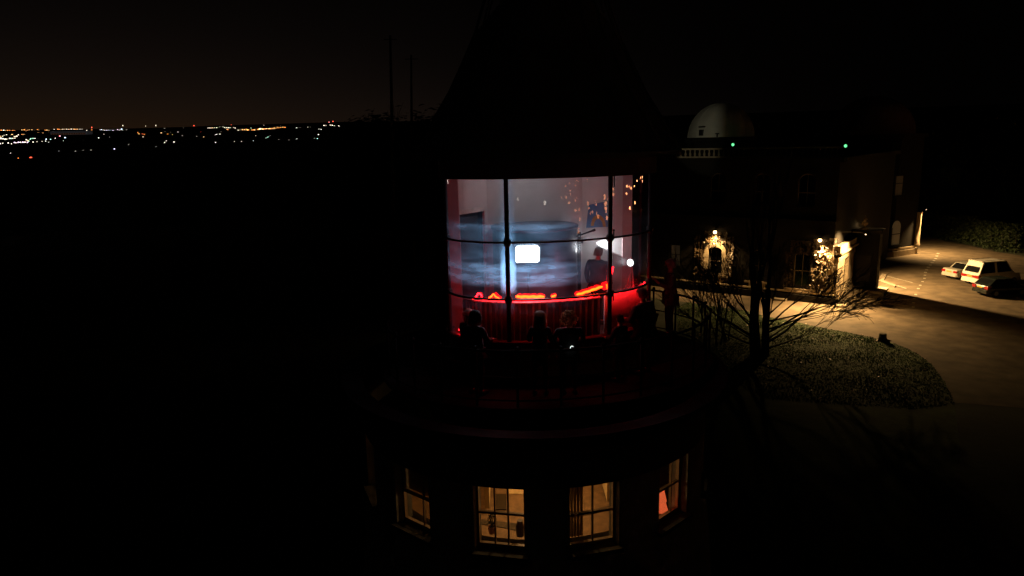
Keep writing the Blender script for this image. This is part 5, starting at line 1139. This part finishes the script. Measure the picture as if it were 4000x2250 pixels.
A1 = [(20,262,'o',8),(55,262,'w',8),(85,262,'y',6),(110,262,'o',6),(135,262,'o',5),(160,263,'o',5),(185,262,'o',6),(210,262,'o',5),(315,252,'y',4),(350,248,'o',5),(375,268,'y',5),(395,258,'o',5),(420,252,'y',4),(445,258,'y',4),(460,250,'y',4),(505,262,'w',4),(540,252,'o',6),(560,262,'y',5),(580,262,'y',4),(600,260,'y',4),(650,257,'o',5),(675,255,'y',5),(705,260,'y',4),
(410,295,'w',5),(430,294,'y',4),(460,294,'y',4),(498,296,'w',4),(545,300,'y',7),(570,300,'o',7),(595,298,'o',6),(620,300,'y',5),(640,296,'o',4),(660,300,'o',4),(690,296,'o',5),(700,300,'y',5),
(780,244,'w',4),(830,240,'o',4),(850,245,'o',6),(880,245,'y',4),(905,244,'w',5),(930,244,'y',4),(960,242,'w',5),(990,243,'y',4),(1025,242,'w',6),(1065,244,'y',6),(1085,244,'o',5),(1110,242,'y',5),(1150,242,'w',4),(1180,243,'w',4),(1248,260,'w',6),(1265,280,'w',4),(1320,252,'o',5),(1318,212,'r',4),(1355,255,'y',3),(1440,250,'w',4),(1460,252,'b',7),(1485,256,'w',5),(1505,258,'w',5),(1530,258,'m',5),(1555,258,'w',5),(1580,256,'b',4),(1625,262,'m',7),(1690,248,'m',5),(1695,258,'w',4),(1720,260,'w',6),(1748,245,'b',9),(1765,258,'w',5),(1820,257,'w',5),(1766,184,'w',3),(2240,183,'w',3),(2092,192,'w',2),
(175,322,'y',7),(95,325,'w',6),(60,332,'w',5),(290,318,'y',5),(315,318,'o',5),(335,318,'y',5),(355,318,'y',4),(265,328,'w',7),(240,345,'w',7),(225,348,'y',5),(205,348,'w',5),(10,345,'y',5),(40,342,'w',4),(15,378,'w',10),(45,382,'w',8),(75,388,'w',8),(98,384,'w',5),(140,374,'w',6),(160,376,'g',6),(185,374,'w',5),(215,368,'w',4),(445,374,'g',4),(475,373,'g',4),(503,372,'w',4),(435,385,'g',4),(380,395,'w',6),(400,405,'y',5),(415,412,'g',4),
(210,432,'m',6),(230,434,'w',4),(265,430,'m',6),(295,430,'w',6),(330,428,'m',6),(360,427,'w',6),(395,428,'m',5),(40,440,'w',3),(5,445,'w',4),(118,437,'w',4),(165,448,'w',3),(475,424,'w',4),(530,420,'w',3),(605,415,'w',2),(657,411,'w',4),(700,425,'w',2),(665,383,'b',5),(728,385,'g',4),(795,368,'w',3),(858,342,'r',6),(862,340,'m',5),(935,362,'b',6),(910,405,'w',2),
(1420,365,'w',4),(1488,306,'w',4),(1495,320,'w',4),(1570,350,'w',2),(1635,320,'r',2),(1830,303,'w',3),(1900,320,'o',2),(1925,343,'w',2),(1982,292,'o',5),(2000,310,'y',5),(1998,265,'w',4),(2045,308,'r',4),(2075,318,'o',5),(2058,351,'w',4),(2140,324,'w',3),(2278,252,'w',4),(2365,230,'w',3),(2372,270,'w',3),(2320,297,'y',6),(2412,313,'o',5),(2480,320,'y',4),(2452,287,'w',3),(2558,282,'w',4),(1645,526,'m',6),(2243,492,'w',4),(2367,432,'w',4),(2390,405,'w',3),(2502,423,'w',4),(1845,457,'w',2),(848,561,'w',4),(783,560,'g',3),(1065,557,'g',4),(1085,557,'w',4),(1197,545,'w',3),(1307,543,'w',4),(153,587,'w',5),(435,575,'w',4),(440,657,'o',9),(445,655,'r',11),(264,658,'o',5),(272,657,'r',5),(720,655,'g',3),(918,652,'w',3)]
A2 = [(60,228,'w',4),(68,273,'o',4),(90,273,'r',3),(47,334,'w',4),(82,333,'w',2),(212,187,'r',4),(245,262,'o',4),(265,260,'r',3),(310,275,'r',2),(250,347,'w',4),(352,354,'y',5),(415,225,'w',5),(435,222,'w',4),(455,222,'w',4),(475,220,'y',4),(505,220,'w',3),(540,222,'w',5),(580,210,'w',3),(630,205,'w',3),(655,216,'w',4),(680,217,'w',4),(705,220,'w',4),(730,220,'w',4),(780,216,'w',4),(805,222,'w',4),(750,180,'r',4),(752,196,'r',4),(685,246,'y',5),(700,248,'o',5),(600,272,'w',2),(522,322,'w',4),(540,314,'w',4),(585,312,'w',4),(575,345,'w',2),(525,432,'w',4),(795,418,'w',3),(895,415,'w',3),(848,254,'w',4),(875,252,'y',3),(905,245,'y',5),(912,254,'o',4),(940,245,'y',4),(965,240,'o',5),(980,252,'y',6),(995,250,'o',5),(1045,252,'o',5),(1065,248,'o',4),(1085,250,'y',5),(1130,245,'o',5),(1150,240,'y',7),(1165,235,'w',7),(1190,234,'y',6),(1208,238,'y',5),(1235,236,'o',6),(1252,232,'y',5),(1282,235,'o',5),(1300,232,'y',6),(1318,232,'o',5),(1348,230,'y',4),(1365,218,'o',4),(1375,230,'y',3),(1398,226,'o',3),(1412,212,'y',4),(1430,222,'o',3),(1455,218,'o',4),(1485,210,'y',4),(1505,212,'o',4),(1522,216,'o',6),(1195,183,'w',3),(1215,184,'w',3),(1060,185,'w',3),(1032,222,'g',3),(1455,188,'w',2),(1098,335,'w',3),(1248,370,'w',4),(1275,355,'g',5),(1310,327,'w',2),(1428,387,'w',2),(1065,406,'w',3),(1580,397,'w',2),(1690,378,'w',4),(1985,375,'g',4),(1943,370,'w',2),(1688,221,'w',4),(1738,216,'w',2),(1848,212,'w',3),(1888,206,'w',2),(2003,316,'w',5),(2040,243,'w',4),(2006,236,'w',2),(2082,187,'w',5),(2110,188,'w',4),(2172,181,'w',5),(2200,182,'w',5),(2152,141,'r',5),(2155,140,'m',4),(2210,125,'r',4),(2210,150,'r',3),(2230,188,'w',3),(2295,192,'w',4),(2338,180,'w',3),(2378,165,'w',3),(2425,180,'w',3),(2448,183,'w',3)]
for x_, y_, c_, s in A1: far(x_*k1, y_*k1+440, c_, s*.8)
for x_, y_, c_, s in A2: far(700+x_*k1, y_*k1+440, c_, s*.8)
# long low lit shed in the far town
p, r_ = land_hit(268, 528); p2, _ = land_hit(340, 524); a = at(197, 533, p.y); b = at(339, 533, p.y); zt0 = at(268, 512, p.y).z; zb0 = at(268, 534, p.y).z
wh = thing('warehouse', 'long low warehouse with dim orange lit windows far off in the town', 'warehouse', (a.x, a.y, zb0)); L_ = b.x-a.x
mb = MB(); mb.box(((a.x+b.x)/2, p.y+20, (zt0+zb0)/2-6), (L_, 38, zt0-zb0+12)); mb.obj('wall', mat('shed_wall', (.4, .4, .4), .9, emit=(.8, .8, .9), estr=.012), wh)  # wall emits faintly in place of lamplight falling on it
for k in range(14):
    mb = MB(); w = L_/15; mb.box((a.x+w*(k+1), p.y+.6, zb0+(zt0-zb0)*.52), (w*.8, 1, (zt0-zb0)*.25)); mb.obj('window', emis('shed_window_%d' % (k % 3), (1, .38, .16), (.03, .06, .16)[(k*5 % 3)] if k > 6 else .02, False), wh)

# town lights behind the viewer, seen only as reflections in the lantern glass
def refl(px, py):
    d = ray(px, py).normalized(); o0 = Vector((0, 0, H)); best = None; a_ = -92.0
    while a_ < 64:
        q = ell(a_); v_ = Vector((d.x, d.y, 0)); c_ = v_.x*q.y-v_.y*q.x
        if best and best[1]*c_ < 0: break
        best = (a_, c_); a_ += .02
    q = ell(a_); n = elln(a_); k = q.y/d.y; P_ = o0+d*k; r_ = d-n*2*d.dot(n); kk = (land_z(150)-P_.z)/r_.z
    if r_.z > -.02: kk = 260
    for it in range(3):
        hit = P_+r_*min(kk, 320); kk = (land_z(math.hypot(hit.x, hit.y))+1.5-P_.z)/r_.z if r_.z < -.02 else 260
    return P_+r_*min(kk, 320), (min(kk, 320)+k)
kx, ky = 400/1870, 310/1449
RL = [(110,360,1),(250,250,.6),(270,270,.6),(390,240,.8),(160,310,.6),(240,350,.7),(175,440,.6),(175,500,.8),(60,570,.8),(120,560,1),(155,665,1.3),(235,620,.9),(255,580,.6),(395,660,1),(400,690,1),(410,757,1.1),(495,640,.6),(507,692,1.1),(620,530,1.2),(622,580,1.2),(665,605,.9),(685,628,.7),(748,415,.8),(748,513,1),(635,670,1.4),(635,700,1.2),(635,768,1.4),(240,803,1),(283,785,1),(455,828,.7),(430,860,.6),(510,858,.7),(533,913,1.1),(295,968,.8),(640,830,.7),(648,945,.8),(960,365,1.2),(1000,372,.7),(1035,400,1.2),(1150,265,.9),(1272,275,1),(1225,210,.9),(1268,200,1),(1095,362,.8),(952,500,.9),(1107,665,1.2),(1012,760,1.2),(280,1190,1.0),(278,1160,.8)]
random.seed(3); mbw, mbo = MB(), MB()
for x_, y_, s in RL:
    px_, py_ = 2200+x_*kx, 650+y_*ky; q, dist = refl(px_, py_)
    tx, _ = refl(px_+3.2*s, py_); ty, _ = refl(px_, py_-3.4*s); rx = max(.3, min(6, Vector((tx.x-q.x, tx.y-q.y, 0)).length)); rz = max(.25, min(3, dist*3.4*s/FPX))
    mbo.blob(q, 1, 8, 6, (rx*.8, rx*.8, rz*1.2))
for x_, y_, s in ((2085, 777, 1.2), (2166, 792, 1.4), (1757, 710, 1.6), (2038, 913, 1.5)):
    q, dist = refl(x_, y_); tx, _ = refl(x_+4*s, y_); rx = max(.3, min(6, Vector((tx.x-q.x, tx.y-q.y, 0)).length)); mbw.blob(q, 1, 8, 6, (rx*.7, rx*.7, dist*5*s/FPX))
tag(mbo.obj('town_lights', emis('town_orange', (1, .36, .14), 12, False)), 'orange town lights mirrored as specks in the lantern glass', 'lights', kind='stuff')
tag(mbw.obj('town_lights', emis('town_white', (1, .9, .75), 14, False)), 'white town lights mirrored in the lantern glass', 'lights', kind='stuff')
